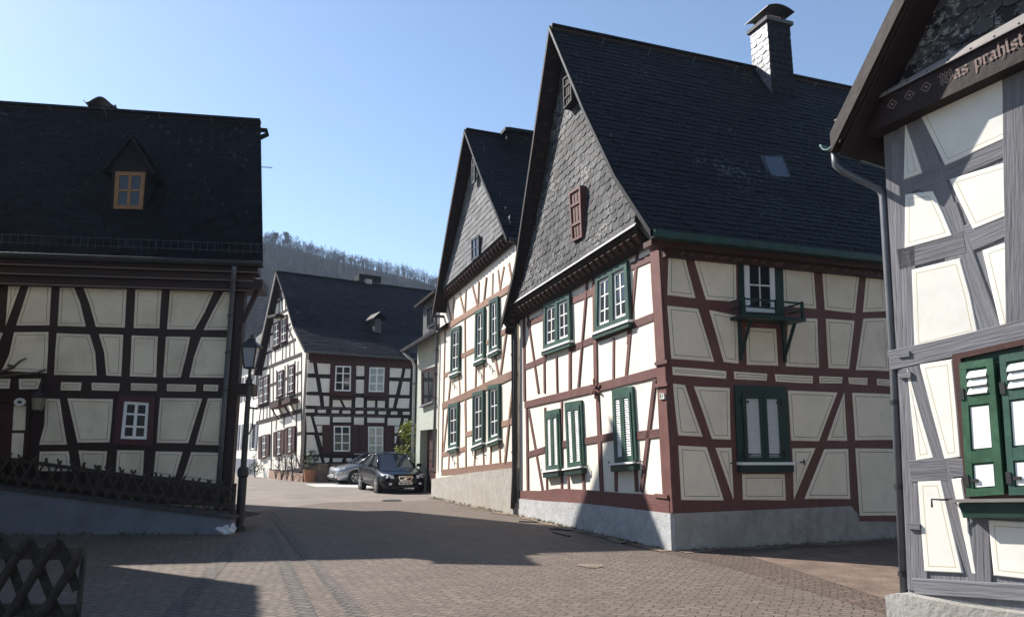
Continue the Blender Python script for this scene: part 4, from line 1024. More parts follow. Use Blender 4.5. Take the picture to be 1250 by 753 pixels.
def cwin(k, px, lab, trim=.1, **kw): return window(gC, k(*px), hC, d=.05, cols=2, rows=3, trim=M['red'] if 'm' not in kw else kw['m'], trim_w=trim, label=lab, sill=M['brown'], fw=.06, bw=.045)
cwin(q3, ((265, 388), (298, 370), (297, 515), (263, 532)), 'left window of the gable attic')
cwin(q3, ((315, 348), (348, 328), (346, 488), (312, 502)), 'right window of the gable attic')
cwin(q4, ((170, 78), (196, 64), (192, 226), (168, 236)), 'far left first-floor gable window')
cwin(q4, ((202, 62), (228, 48), (224, 216), (199, 224)), 'second first-floor gable window')
cwin(q4, ((294, 32), (324, 18), (320, 172), (291, 186)), 'third first-floor gable window')
cwin(q4, ((364, -8), (396, -20), (393, 148), (361, 160)), 'first-floor gable window nearest the corner')
for px, lab in [(((190, 445), (214, 438), (211, 578), (188, 585)), 'small ground-floor gable window with brown shutters'), (((288, 415), (312, 408), (308, 560), (285, 568)), 'middle ground-floor gable window with brown shutters'), (((360, 390), (384, 384), (380, 545), (357, 552)), 'ground-floor gable window near the corner with brown shutters')]:
    w_ = cwin(q4, px, lab, .06)
    q = gC.uvs(q4(*px), .06); wu = q[1][0] - q[0][0]
    for a, b in ((-.95, -.12), (1.12, 1.95)):
        mb = MB(); qs = sub(q, a, -.03, b, 1.02); mb.fprism(gC, qs, .03, .09, M['brown']); ring(mb, gC, qs, .12, .05, .09, .105, M['brown']); mb.build('shutter', w_)
for a, b in (((262, 238), (318, 215)), ((340, 212), (395, 190))):      # boxes under the upper windows
    q = gC.uvs(q4(a, b, (b[0], b[1] + 28), (a[0], a[1] + 28)), .3); mb = MB(); mb.fprism(gC, q, .05, .5, M['brown']); bx = mb.build('flower_box', hC)
    for t in (.15, .85):
        p = bil(q, t, 1); mb = MB(); mb.bar(gC.P(p[0], p[1] - .02, .45), gC.P(p[0], p[1] - .6, .05), .06, .06, M['brown']); mb.build('bracket', bx)
q = gC.uvs(q3((291, 165), (312, 150), (315, 205), (293, 216)), .03); mb = MB(); mb.fprism(gC, q, .0, .035, M['black']); mb.build('attic_opening', hC)
q = gC.uvs(q3((250, 335), (305, 322)), .3); mb = MB(); mb.bar(gC.P(*q[0], .3), gC.P(*q[1], .3), .5, .14, M['dark_wood']); mb.build('hood', hC)
roof_from_profile(gC, [prC, plC], .38, -13, hC, M['slate'], w=.34, h=.22)
bargeboard(gC, [plC], .385, hC, M['barge_c'], .42, .05); bargeboard(gC, [prC], .385, hC, M['dark_wood'], .14)
ce = fC.uv((370, 428), .5)[1]
snow_guard(gC.P(-.2, prC[3][1] + .22, -2.2), gC.P(-.2, prC[3][1] + .22, -12), V((0, 0, 1)), hC, M['zinc_dark'], 40, .35)
gutter(gC.P(-.55, prC[3][1] - .02, .4), gC.P(-.55, prC[3][1] - .02, -12), hC, M['zinc'], .09)
cn = V((0, 0, 1)).cross(back)
pa, pb, pc_ = gC.P(*prC[0], 0), gC.P(*prC[2], 0), gC.P(*prC[2], -5); nC = (pb - pa).cross(pc_ - pa).normalized(); nC = nC if nC.z > 0 else -nC
p = hit_plane((458, 405), pa, nC); bk = -gC.n
mb = MB(); mb.box(p + V((0, 0, .3)) , bk * .2, gC.u * .4, V((0, 0, .4)), M['zinc_dark']); dmr = mb.build('roof_vent', hC)
mb = MB(); 
for s_ in (-1, 1): mb.prism([p + V((0, 0, 1.1)) - gC.u * .7, p + V((0, 0, 1.1)) + gC.u * .7, p + V((0, 0, .7)) + gC.u * .7 + bk * s_ * .4, p + V((0, 0, .7)) - gC.u * .7 + bk * s_ * .4], [p + V((0, 0, 1.04)) - gC.u * .7, p + V((0, 0, 1.04)) + gC.u * .7, p + V((0, 0, .64)) + gC.u * .7 + bk * s_ * .4, p + V((0, 0, .64)) - gC.u * .7 + bk * s_ * .4], M['slate'])
mb.build('roof', dmr)
window(Facade(p - gC.u * .62, 57), [], dmr) if False else None
p = hit_plane((449, 346), pa, nC); mb = MB(); mb.box(p + V((0, 0, .1)), bk * .2, gC.u * .2, V((0, 0, .15)), M['lead']); mb.build('roof_vent', hC)
p = hit_plane((449, 341), gC.P(prC[0][0] + .5, 0, 0), gC.u); mb = MB(); mb.box(p, bk * .75, gC.u * .4, V((0, 0, .2)), M['slate']); mb.build('chimney', hC)
downpipe([fC.P(uRc - 1.4, prC[3][1] - .1, .5), fC.P(uRc - 1.4, prC[3][1] - .6, .12), fC.P(uRc - 1.4, .2, .12)], hC, M['white_pipe'], .06)

# ================================================================== WHITE HOUSE BEYOND (H)
KH = gC.P(uLc + .4, 0, -.3); gH = Facade(KH, -31)
hH = thing('rendered_house', 'narrow white house mostly hidden behind the street lamp', 'house', KH)
zeH = gH.uv((312, 432))[1] if False else 7.6
mb = MB(); mb.fprism(gH, [(0, .3), (11, .3), (11, 8.0), (0, 8.0)], -7, 0, M['plaster_c']); mb.build('wall', hH)
mb = MB(); mb.fprism(gH, [(0, -.1), (11, -.1), (11, 1.0), (0, 1.0)], -.2, .05, M['wall_grey']); mb.build('plinth', hH)
mb = MB(); e0, e1 = gH.P(-.3, 7.9, .5), gH.P(11.2, 7.9, .5); rise = V((0, 0, 4.2)) - gH.n * 4.0
slope(mb, [e0, e1, e1 + rise, e0 + rise], M['slate'], M['dark_wood'], .12, .34, .22); mb.build('roof', hH)
gutter(gH.P(-.3, 7.9, .58), gH.P(11, 7.9, .58), hH, M['zinc'], .09)
for u in (1.6, 4.4, 7.2):
    for z in (1.6, 4.9):
        mb = MB(); q = [(u + 1.1, z + 1.7), (u, z + 1.7), (u, z), (u + 1.1, z)]; ring(mb, gH, q, .07, .05, 0, .04, M['white']); w_ = mb.build('window', hH)
        mb = MB(); mb.fprism(gH, sub(q, .07, .05, .93, .95), 0, .015, M['glass']); mb.build('pane', w_)
        for a, b in ((-.5, -.04), (1.04, 1.5)): mb = MB(); mb.fprism(gH, sub(q, a, 0, b, 1), .0, .06, M['wall_grey']); mb.build('shutter', w_)
p = gH.P(3, 11.6, -3.2); mb = MB(); mb.box(p, gH.u * .5, gH.n * .4, V((0, 0, .9)), M['slate']); mb.box(p + V((0, 0, 1.05)), gH.u * .62, gH.n * .5, V((0, 0, .05)), M['zinc_dark']); mb.build('chimney', hH)

# ================================================================== LEFT HOUSE (A)
fA = Facade((-6.0, 16.1), 79.5)
hA = thing('timbered_house', 'shaded timbered house at the left with a golden dormer window', 'house', fA.o)
LA = -13.0; DRA = -3.8; TILT = .12
eR, rR = fA.uv((321, 322), .55), fA.uv((318, 149), DRA)
zEA, zRA = eR[1], rR[1]; dR = DRA; dE = .55
E_R, R_R = fA.P(eR[0], zEA, dE), fA.P(rR[0], zRA, dR); E_L, R_L = fA.P(LA, zEA - TILT, dE), fA.P(LA, zRA - TILT, dR)
B_R = R_R + (R_R - E_R); B_R.z = zEA; B_L = fA.P(LA, zEA - TILT, 2 * dR - dE)
mb = MB()
slope(mb, [E_R, E_L, R_L, R_R], M['slate_a'], M['dark_wood'], .12, .27, .17, lift=.004); slope(mb, [B_L, B_R, R_R, R_L], M['slate'], M['dark_wood'], .12, .4, .25)
mb.bar(R_R + V((0, 0, .02)), R_L + V((0, 0, .02)), .26, .06, M['slate']); mb.build('roof', hA)
# walls (the far gable end is skewed to the street front)
sk_ = (R_R - E_R); sk_.z = 0; skn = sk_.normalized(); wl = sk_.length * 2 - 1.1
fr0 = fA.P(0, 0, 0); br0 = fr0 + skn * wl; bl0 = fA.P(LA + .3, 0, -wl * abs(skn.dot(fA.n))); fl0 = fA.P(LA + .3, 0, 0)
up = lambda p, z: V((p.x, p.y, z))
mb = MB(); mb.prism([up(fr0, zEA + .1), up(br0, zEA + .1), up(bl0, zEA + .1), up(fl0, zEA + .1)], [up(fr0, .2), up(br0, .2), up(bl0, .2), up(fl0, .2)], M['plaster_a'])
mid_ = (fr0 + br0) / 2; midl = (fl0 + bl0) / 2
mb.prism([up(fr0, zEA + .1), up(mid_, zRA - .5), up(br0, zEA + .1)], [up(fr0 - fA.u * .2, zEA + .1), up(mid_ - fA.u * .2, zRA - .5), up(br0 - fA.u * .2, zEA + .1)], M['slate_f'])
mb.build('wall', hA)
mb = MB(); mb.fprism(fA, [(LA + .3, .8), (0.0, .3), (0.0, zEA - .1), (LA + .3, zEA - .1)], -.02, .022, M['tim_a'], along=V((0, 0, 1))); mb.build('timber_frame', hA)
mb = MB(); mb.fprism(fA, [(LA + .3, -.1), (.0, -.1), (.0, .42), (LA + .3, 1.1)], -.2, .05, M['stone']); mb.build('plinth', hA)
a2 = crop(0, 310, 3.585); a3 = crop(0, 450, 2.485)
for ps in [a2((37, 128), (92, 128), (24, 313)), a2((128, 130), (224, 130), (216, 312), (70, 312)), a2((262, 133), (318, 135), (350, 215), (375, 318), (252, 314)), a2((360, 137), (555, 147), (545, 322), (418, 318), (392, 220)), a2((592, 150), (707, 152), (697, 326), (584, 324)), a2((744, 153), (938, 160), (895, 255), (852, 330), (730, 328)), a2((980, 162), (1022, 163), (1010, 332), (890, 332), (930, 250)),
           a2((-60, 345), (12, 345), (-20, 420), (-60, 420)), a2((60, 342), (212, 340), (203, 520), (5, 512), (40, 440)), a2((247, 346), (392, 352), (415, 430), (422, 532), (235, 528)), a2((432, 350), (538, 353), (530, 534), (465, 532), (455, 430)), a2((576, 355), (690, 360), (682, 538), (568, 535)), a2((725, 360), (832, 363), (815, 440), (790, 540), (714, 540)), a2((880, 363), (1005, 365), (995, 542), (828, 540), (848, 450)),
           a2((-60, 545), (45, 545), (40, 588), (-60, 588)), a2((82, 545), (180, 545), (165, 590), (82, 592)), a2((267, 560), (357, 562), (352, 598), (264, 596)), a2((400, 563), (523, 565), (520, 598), (400, 596)), a2((573, 564), (688, 568), (685, 598), (573, 596)), a2((730, 568), (858, 572), (855, 602), (730, 600)), a2((890, 570), (956, 572), (952, 600), (890, 598)),
           a3((136, 90), (180, 92), (202, 230), (118, 230), (134, 170)), a3((204, 90), (343, 92), (332, 223), (235, 224)), a3((485, 88), (613, 90), (570, 225), (474, 224)), a3((630, 90), (680, 90), (672, 232), (592, 230)),
           a3((120, 250), (207, 250), (217, 310), (115, 310)), a3((238, 248), (325, 250), (318, 315), (248, 312)), a3((355, 247), (437, 248), (432, 325), (350, 322)), a3((472, 250), (553, 252), (530, 330), (465, 325)), a3((580, 253), (673, 255), (668, 350), (552, 335))]:
    panel(fA, ps, M['plaster_a'], M['line_soft'], hA, d=.036, line=.055, lw=.012)
for u0 in (-7.2, -8.5, -9.8, -11.1, -12.3):
    for z0, z1 in ((3.15, 3.95), (4.12, 4.85), (2.72, 2.9), (1.5, 2.5)):
        panel_uv(fA, [(u0, z0), (u0 + .95, z0), (u0 + .95 + (.1 if z0 > 4 else 0), z1), (u0, z1)], M['plaster_a'], M['line_soft'], hA, d=.036, line=.055, lw=.012)
window(fA, a3((377, 97), (453, 102), (446, 215), (365, 213)), hA, d=.05, cols=2, rows=3, trim=M['red'], trim_w=.12, fw=.06, bw=.04, label='small white six-pane window in an oxblood surround')
q = fA.uvs(a3((-30, 90), (95, 90), (88, 290), (-30, 290)), .03); mb = MB(); ring(mb, fA, q, .08, .06, .02, .09, M['tim_a']); mb.fprism(fA, sub(q, .08, .06, .92, .995), .02, .05, M['brown']); dr = mb.build('door', hA)
for ps in (a3((42, 112), (79, 112), (76, 186), (38, 186)), a3((37, 195), (73, 195), (68, 270), (33, 270))):
    mb = MB(); mb.fprism(fA, fA.uvs(ps, .055), .045, .056, M['plaster_a']); mb.build('door_panel', dr)
mb = MB(); c = fA.uv(a3((61, 101))[0], .1); mb.prism([fA.P(c[0] + .11 * math.cos(k * .524), c[1] + .085 * math.sin(k * .524), .12) for k in range(12)], [fA.P(c[0] + .11 * math.cos(k * .524), c[1] + .085 * math.sin(k * .524), .09) for k in range(12)], M['tile'])
mb.prism([fA.P(c[0] + .045 * math.cos(k * .785), c[1] + .035 * math.sin(k * .785), .124) for k in range(8)], [fA.P(c[0] + .045 * math.cos(k * .785), c[1] + .035 * math.sin(k * .785), .1) for k in range(8)], M['zinc_dark'])
mb.build('number_plate', hA)
# stepped eaves boards with pale arrises
mb = MB(); el = [fA.uv((200, y), .3)[1] for y in (328, 334, 341, 350)]
zt_ = zEA - .03
for k, (dd_, hh) in enumerate(((.46, .16), (.34, .16), (.22, .18))):
    z1 = zt_ - .17 * k; mb.fprism(fA, [(LA, z1 - hh - TILT), (.1 + .25 - .1 * k, z1 - hh), (.1 + .25 - .1 * k, z1), (LA, z1 - TILT)], .0, dd_, M['tim_a'])
    mb.fprism(fA, [(LA, z1 - hh - TILT), (.35 - .1 * k, z1 - hh), (.35 - .1 * k, z1 - hh + .022), (LA, z1 - hh + .022 - TILT)], dd_, dd_ + .012, M['letter'])
mb.build('eaves_board', hA)
gutter(fA.P(LA, zEA - TILT, .66), fA.P(eR[0], zEA + .0, .66), hA, M['zinc_dark'], .085)
nA = (E_L - E_R).cross(R_R - E_R).normalized(); nA = nA if nA.z > 0 else -nA
tU = (R_L - E_L).normalized()
snow_guard(E_R + tU * .25 + nA * .05, E_L + tU * .25 + nA * .05, V((0, 0, 1)) * 1.0 + fA.n * .1, hA, M['zinc_dark'], 90, .24)
downpipe([fA.P(-.1, zEA - .1, .66), fA.P(-.14, zEA - .35, .5), fA.P(-.2, zEA - .75, .14), fA.P(-.2, 2.5, .14), fA.P(-.2, .2, .14)], hA, M['zinc'], .055)
mb = MB(); mb.fprism(fA, [(-.12, .2), (.04, .2), (.04, zEA - .5), (-.12, zEA - .5)], -.3, .07, M['tim_a']); mb.build('corner_post', hA)
mb = MB(); z_ = fA.uv((290, 475))[1]; mb.box(fA.P(.16, z_, -.2), fA.u * .2, fA.n * .35, V((0, 0, .12)), M['tim_a']); mb.build('jetty_beam', hA); mb = MB(); z_ = fA.uv((304, 350))[1]; mb.box(fA.P(.2, z_, -.1), fA.u * .25, fA.n * .45, V((0, 0, .1)), M['tim_a']); mb.bar(fA.P(.03, z_ - .8, 0), fA.P(.33, z_ - .0, 0), .12, .1, M['tim_a']); mb.build('jetty_beam', hA)
# dormer
pd = hit_plane((157, 257), E_R, nA); dd = (pd - fA.o).dot(fA.n)
dq = fA.uvs([(130, 196), (190, 198), (188, 258), (136, 257)], dd); apd = (hit_plane((160, 163), E_R, nA) - fA.o).dot(fA.n) + .3; ap = fA.uv((160, 163), apd)
mb = MB(); u0, u1 = dq[0][0] + .15, dq[1][0] - .15; zb_ = dq[2][1] - .3; zm = dq[0][1]
mb.fprism(fA, [(u0, zb_), (u1, zb_), (u1, zm), (u0, zm)], dd - 3.0, dd, M['near_black']); dA = mb.build('dormer', hA)
mb = MB(); 
eu0, eu1, ez = u0 - .2, u1 + .2, zm - .28
apd = dd - .3; ap = fA.uv((160, 163), apd)
AP = fA.P(ap[0], ap[1], apd); AB = fA.P(ap[0], ap[1], apd - 3.0)
FL, FR = fA.P(eu0, ez, dd + .15), fA.P(eu1, ez, dd + .15); BL_, BR_ = fA.P(eu0, ez, apd - 3.0), fA.P(eu1, ez, apd - 3.0)
for poly in ([FR, BR_, AB, AP], [BL_, FL, AP, AB]): slope(mb, poly, M['slate_a'], M['near_black'], .06, .22, .15)
mb.prism([fA.P(eu0 + .1, ez, dd), fA.P(eu1 - .1, ez, dd), AP - fA.n * .12 - V((0, 0, .1))], [fA.P(eu0 + .1, ez, dd - .1), fA.P(eu1 - .1, ez, dd - .1), AP - fA.n * .22 - V((0, 0, .1))], M['near_black'])
mb.build('roof', dA)
window(fA, [(141, 209.5), (177.5, 210.5), (174, 255.5), (138.5, 255)], dA, d=dd + .03, cols=2, rows=2, frame=M['ochre'], label='two-by-two window with a varnished golden frame', fw=.085, bw=.05)
mb = MB()
for i in range(8):
    p = R_R.lerp(R_L, .1 + i * .11) - tU * .28 + nA * .03; mb = MB(); mb.tube([p, p + nA * .16 - tU * .05], .014, M['zinc'], 5); mb.build('roof_hook', hA)
# bowed chimney hood just behind the ridge
p = hit_plane((127, 137), fA.P(0, 0, dR - .7), fA.n); mb = MB(); mb.box(p - V((0, 0, .55)), fA.u * .32, fA.n * .3, V((0, 0, .6)), M['slate']); chA = mb.build('chimney', hA)
mb = MB(); W_ = abs((hit_plane((147, 130), p, fA.n) - hit_plane((107, 130), p, fA.n)).dot(fA.u)) / 2
def hood(t): return p + fA.u * (W_ * t) + V((0, 0, .14 + .13 * math.cos(t * 3.0) + (.12 * max(0, abs(t) - .8) / .2 if t < 0 else 0)))
for i in range(12):
    a, b = hood(-1 + i / 6), hood(-1 + (i + 1) / 6); e = fA.n * .38; mb.prism([a - e + V((0, 0, .025)), b - e + V((0, 0, .025)), b + e + V((0, 0, .025)), a + e + V((0, 0, .025))], [a - e, b - e, b + e, a + e], M['zinc_dark'])
for s_ in (-.28, .28): mb.bar(p + fA.u * s_, p + fA.u * s_ + V((0, 0, .24)), .04, .04, M['iron'])
mb.build('chimney_cap', chA)
mb = MB(); c = R_R - tU * .5 + V((0, 0, -.0)); mb.tube([c, c + fA.u * .22, c + fA.u * .26 - V((0, 0, .12)), c + fA.u * .05 - V((0, 0, .25))], .07, M['slate'], 7); mb.build('verge_end', hA)
mb = MB(); c = hit_plane((319, 204), R_R, fA.n); mb.tube([c - fA.u * .3, c + fA.u * .3], .012, M['iron'], 5); mb.build('wire_stub', hA)

# wall lantern and bare vine on A
lt = thing('wall_lantern', 'small dark wall lantern beside the door of the dark left house', 'lantern', fA.P(*fA.uv((47, 490), .2), .2))
c = lt.location.copy(); mb = MB(); mb.lathe(c + V((0, 0, -.22)), [(.05, 0), (.08, .04), (.12, .3), (.14, .32), (.02, .45), (.02, .5)], M['iron'], 6); mb.build('housing', lt)
mb = MB(); mb.lathe(c + V((0, 0, -.17)), [(.095, 0), (.128, .24)], M['line_soft'], 6); mb.build('glass', lt)
mb = MB(); mb.tube([c + V((0, 0, .24)), c + V((0, 0, .38)) - fA.n * .05, c + V((0, 0, .3)) - fA.n * .19], .015, M['iron'], 6); mb.build('bracket', lt)
mb = MB()
for pts in ([(-20, 452), (0, 454), (15, 449), (24, 441), (32, 437)], [(-10, 461), (20, 457), (45, 455), (56, 451)], [(18, 448), (10, 446)]):
    mb.tube([fA.P(*fA.uv(p, .12), .12) for p in pts], [.035 * (1 - i * .15) for i in range(len(pts))], M['bark'], 6)
tag(mb.build('bare_vine', base=fA.P(-6, 0, .1)), 'bare brown vine stems trained along the beam above the door of the left house', 'vine')

# ================================================================== RETAINING WALL, FENCES, LAMP
fW = Facade(ground(140, 652), 90)
wq = fW.uvs([(-60, 590), (0, 597), (140, 615), (280, 633)])
uw0, uw1 = wq[0][0] - 3, fW.uv((281, 640))[0]
mb = MB(); wz = lambda u: wq[3][1] + (wq[1][1] - wq[3][1]) * (wq[3][0] - u) / (wq[3][0] - wq[1][0])
mb.fprism(fW, [(uw0, -.1), (uw1, -.1), (uw1, wz(uw1)), (uw0, wz(uw0))], -.3, 0, M['wall_grey'])
rw = mb.build('retaining_wall', base=fW.P(-2, 0, 0)); tag(rw, 'low rendered grey wall with a sloping top below the lattice fence', 'wall')
mb = MB(); mb.fprism(fW, [(uw0, wz(uw0)), (uw1 + .04, wz(uw1)), (uw1 + .04, wz(uw1) + .06), (uw0, wz(uw0) + .06)], -.34, .05, M['coping']); mb.build('coping', rw)
mb = MB(); gz = lambda u: wz(u) - .03
mb.face([fW.P(uw0, gz(uw0), -.3), fW.P(uw1, gz(uw1), -.3), fW.P(uw1 + .1, gz(uw1), -1.6), fW.P(uw0, gz(uw0), -3.2)], M['soil']); tag(mb.build('terrain'), kind='structure')
def lattice(fac, pts_top, pts_bot, u0, u1, d, parent, m, w, pitch, lean, rng, r3=True, notch=True):
    """crossed half-round pales between two lines"""
    mb = MB(); k = 0
    def zT(u): return pts_top[0][1] + (pts_top[1][1] - pts_top[0][1]) * (u - pts_top[0][0]) / (pts_top[1][0] - pts_top[0][0])
    def zB(u): return pts_bot[0][1] + (pts_bot[1][1] - pts_bot[0][1]) * (u - pts_bot[0][0]) / (pts_bot[1][0] - pts_bot[0][0])
    u = u0 - abs(lean)
    while u < u1 + abs(lean):
        for sgn in (1, -1):
            a = u + rng.uniform(-.015, .015); b = a + lean * sgn + rng.uniform(-.02, .02)
            za, zb2 = zB(a), zT(b) + rng.uniform(-.02, .02)
            if not (u0 - .02 <= a <= u1 + .02 and u0 - .02 <= b <= u1 + .02):
                # cut pales at the ends
                t0, t1 = 0, 1
                for lim, sg_ in ((u0, -1), (u1, 1)):
                    ta = (lim - a) / (b - a)
                    if (a - lim) * sg_ > 0: t0 = max(t0, ta)
                    if (b - lim) * sg_ > 0: t1 = min(t1, ta)
                if t1 - t0 < .12: continue
                a, b, za, zb2 = a + (b - a) * t0, a + (b - a) * t1, za + (zb2 - za) * t0, za + (zb2 - za) * t1
            dd_ = d + sgn * .02 * (1 + w * 4)
            p, q_ = fac.P(a, za, dd_), fac.P(b, zb2, dd_); ax = (q_ - p).normalized(); sd = ax.cross(fac.n).normalized(); n = 5
            prof = [(math.cos(math.pi * i / n) * w / 2, math.sin(math.pi * i / n) * w * .42 * sgn) for i in range(n + 1)]
            r0_ = [p + sd * x + fac.n * y for x, y in prof]; r1_ = [q_ + sd * x + fac.n * y for x, y in prof]
            for i in range(n): mb.face([r0_[i], r0_[i + 1], r1_[i + 1], r1_[i]], m)
            mb.face([r0_[n], r0_[0], r1_[0], r1_[n]], m); mb.face(r0_, m); tip = q_ + ax * w * .7
            if notch:
                for i in range(n): mb.face([r1_[i], r1_[i + 1], tip], m)
                mb.face([r1_[n], r1_[0], tip], m)
            else: mb.face(r1_[::-1], m)
        u += pitch
    return mb.build('lattice', parent)
ff = thing('lattice_fence', 'long dark brown lattice fence running along the top of the grey retaining wall', 'fence', fW.P(-2, .5, -.2))
tp = fW.uvs([(0, 552), (268, 588)], -.17)
lattice(fW, tp, [(wq[1][0], wz(wq[1][0]) + .07), (uw1, wz(uw1) + .07)], uw0 + 2.5, uw1 - .08, -.17, ff, M['fence_wood'], .045, .25, .30, R)
mb = MB()
for f_ in (.22, .8):
    a, b = uw0 + 2.5, uw1 - .05
    def zz_(u): 
        zt_ = tp[0][1] + (tp[1][1] - tp[0][1]) * (u - tp[0][0]) / (tp[1][0] - tp[0][0]); zb_ = wz(u) + .07
        return zb_ + (zt_ - zb_) * f_
    mb.bar(fW.P(a, zz_(a), -.26), fW.P(b, zz_(b), -.26), .05, .07, M['fence_wood'])
mb.build('rail', ff)
for u in (uw0 + 2.6, -8.4 + 5 - 2.9, -3.2, -.6, uw1 - .08):
    if uw0 < u <= uw1: 
        mb = MB(); mb.tube([fW.P(u, wz(u) - .2, -.3), fW.P(u, tp[0][1] + (tp[1][1] - tp[0][1]) * (u - tp[0][0]) / (tp[1][0] - tp[0][0]), -.3)], .045, M['fence_wood'], 8); mb.build('post', ff)
# near fence, lower left
fN = Facade(ground(85, 780), 93)
nf = thing('garden_fence', 'coarse dark lattice fence with a slim end post in the shaded lower left corner', 'fence', fN.P(-.5, 0, 0))
nr = fN.uv((99, 650)); zt_ = fN.uv((90, 662))[1]
lattice(fN, [(-2.5, zt_), (0, zt_)], [(-2.5, .06), (0, .06)], -2.6, .0, 0, nf, M['fence_dark'], .085, .265, .40, R)
mb = MB(); mb.bar(fN.P(-2.6, zt_ - .1, -.07), fN.P(-.03, zt_ - .1, -.07), .06, .1, M['fence_wood']); mb.bar(fN.P(-2.6, .22, -.07), fN.P(-.03, .22, -.07), .06, .1, M['fence_wood']); mb.build('rail', nf)
for u in (.02, -2.5):
    mb = MB(); mb.bar(fN.P(u, 0, -.05), fN.P(u, nr[1], -.05), .035, .035, M['iron'], up=fN.n); mb.build('post', nf)
# street lamp
lp = ground(292, 648); sl_ = thing('street_lamp', 'old-fashioned black street lamp post with square glazed lantern beside the retaining wall', 'street lamp', lp)
ld = lp.y; topz = lambda y: EYE + ray((300, y)).z * (lp.y / ray((300, y)).y)
z_l0, z_l1, z_l2 = topz(449), topz(424), topz(411)
mb = MB(); mb.lathe(lp, [(.12, 0), (.12, .1), (.085, .16), (.085, 1.05), (.11, 1.08), (.11, 1.2), (.075, 1.26)], M['iron'], 12); mb.build('base', sl_)
mb = MB(); mb.lathe(lp, [(.06, 1.26), (.048, z_l0 - .35), (.07, z_l0 - .33), (.07, z_l0 - .27), (.035, z_l0 - .2), (.03, z_l0)], M['iron'], 10); mb.build('pole', sl_)
mb = MB(); zc = topz(497); mb.tube([lp + V((.0, 0, zc)), lp + V((.2, 0, zc - .03))], .02, M['iron'], 6); mb.tube([lp + V((.12, 0, zc)), lp + V((.13, 0, zc - .4)), lp + V((.06, 0, zc - .55))], .015, M['iron'], 6); mb.build('arm', sl_)
hw0, hw1 = .095, .15; lan = MB(); gl = []
cr = lambda hw, z, k: lp + V(((-hw, hw, hw, -hw)[k], (-hw, -hw, hw, hw)[k], z))
for k in range(4):
    lan.bar(cr(hw0, z_l0, k), cr(hw1, z_l1, k), .025, .025, M['iron'])
    lan.bar(cr(hw0, z_l0, k), cr(hw0, z_l0, (k + 1) % 4), .03, .03, M['iron']); lan.bar(cr(hw1, z_l1, k), cr(hw1, z_l1, (k + 1) % 4), .04, .035, M['iron'])
lo_ = lan.build('lantern', sl_)
mb = MB()
for k in range(4):
    a, b, c, d_ = cr(hw0 - .01, z_l0 + .015, k), cr(hw0 - .01, z_l0 + .015, (k + 1) % 4), cr(hw1 - .01, z_l1 - .015, (k + 1) % 4), cr(hw1 - .01, z_l1 - .015, k); mb.face([a, b, c, d_], M['lampglass'])
mb.build('glass', lo_)
mb = MB(); ctr = lambda z: lp + V((0, 0, z))
mb.prism([cr(hw1 + .03, z_l1 + .03, k) for k in range(4)], [cr(hw1 + .03, z_l1, k) for k in range(4)], M['iron'])
for k in range(4): mb.face([cr(hw1 + .03, z_l1 + .03, k), cr(hw1 + .03, z_l1 + .03, (k + 1) % 4), cr(.06, z_l2 - .08, (k + 1) % 4), cr(.06, z_l2 - .08, k)], M['iron'])
mb.lathe(ctr(z_l2 - .09), [(.08, 0), (.08, .05), (.03, .07), (.03, .12), (.01, .15)], M['iron'], 8); mb.build('lamp_cap', lo_)
mb = MB(); mb.lathe(ctr(z_l0 + .02), [(.03, 0), (.035, .08), (.05, .1), (.03, .2)], M['zinc'], 8); mb.build('burner', lo_)
# crumpled white bag
bm = bmesh.new(); bmesh.ops.create_icosphere(bm, subdivisions=4, radius=1)
bp_ = ground(274, 652)
for v_ in bm.verts:
    n_ = noise.noise(v_.co * 1.7) * .35 + abs(noise.noise(v_.co * 4.1)) * .3 - .1
    v_.co *= 1 + n_; v_.co.x *= .2; v_.co.y *= .15; v_.co.z = max(-.02, v_.co.z * .13 + .07)
me = bpy.data.meshes.new('bag'); bm.to_mesh(me); bm.free(); me.materials.append(M['bag'])
o = bpy.data.objects.new('crumpled_bag', me); COL.objects.link(o); o.location = bp_ + V((0, .1, .0)); tag(o, 'crumpled white plastic bag on the paving at the foot of the lamp post', 'bag')

# ================================================================== RIGHT GREY HOUSE (D)
KD = ground(1112, 722, .3); gD = Facade((KD.x, KD.y), -31)
LEAN = -.042      # the old corner leans in towards its gable
class Leaning(Facade):
    def P(s, u, z, d=0.0): return Facade.P(s, u, z, d) + gD.u * (LEAN * (z - .3))
fD = Leaning((KD.x, KD.y), 59)
hD = thing('timbered_house', 'close white house with weathered grey timbers and an inscription board', 'house', (KD.x, KD.y, 0))
n1 = crop(990, 0, 3.0115); n2 = crop(1060, 200, 2.689); n3 = crop(1060, 420, 2.263)
sD = -1 if gD.uv((1250, 500))[0] < 0 else 1
WD = 9.0
ov = .42
eD = gD.uv((1016, 166), ov); tD = gD.uv((1096, 0), ov)
slD = (tD[1] - eD[1]) / abs(tD[0] - eD[0]); apU = -WD / 2
apZ = eD[1] + slD * abs(apU - eD[0])
BD = .2
def dline(p, q, d):
    (u0, z0), (u1, z1) = gD.uv(p, d), gD.uv(q, d)
    return lambda u: z0 + (z1 - z0) * (u - u0) / (u1 - u0)
zBb_, zBt_ = dline((1122, 134), (1230, 83), BD), dline((1080, 119), (1250, 32), BD)
zPt_ = dline((1080, 117), (1250, 21), .06); zPent = zBt_(0)
wall_prism(gD, [(0, .25), (-WD, .25), (-WD, zBt_(-WD)), (LEAN * (zPent - .3), zPent)], 8, M['plaster_d'], hD)
mb = MB(); mb.fprism(gD, [(.16, -.15), (-WD, -.15), (-WD, .29), (-1.2, .31), (-.5, .285), (.0, .30), (.16, .26)], -8, .16, M['concrete']); mb.build('plinth', hD)
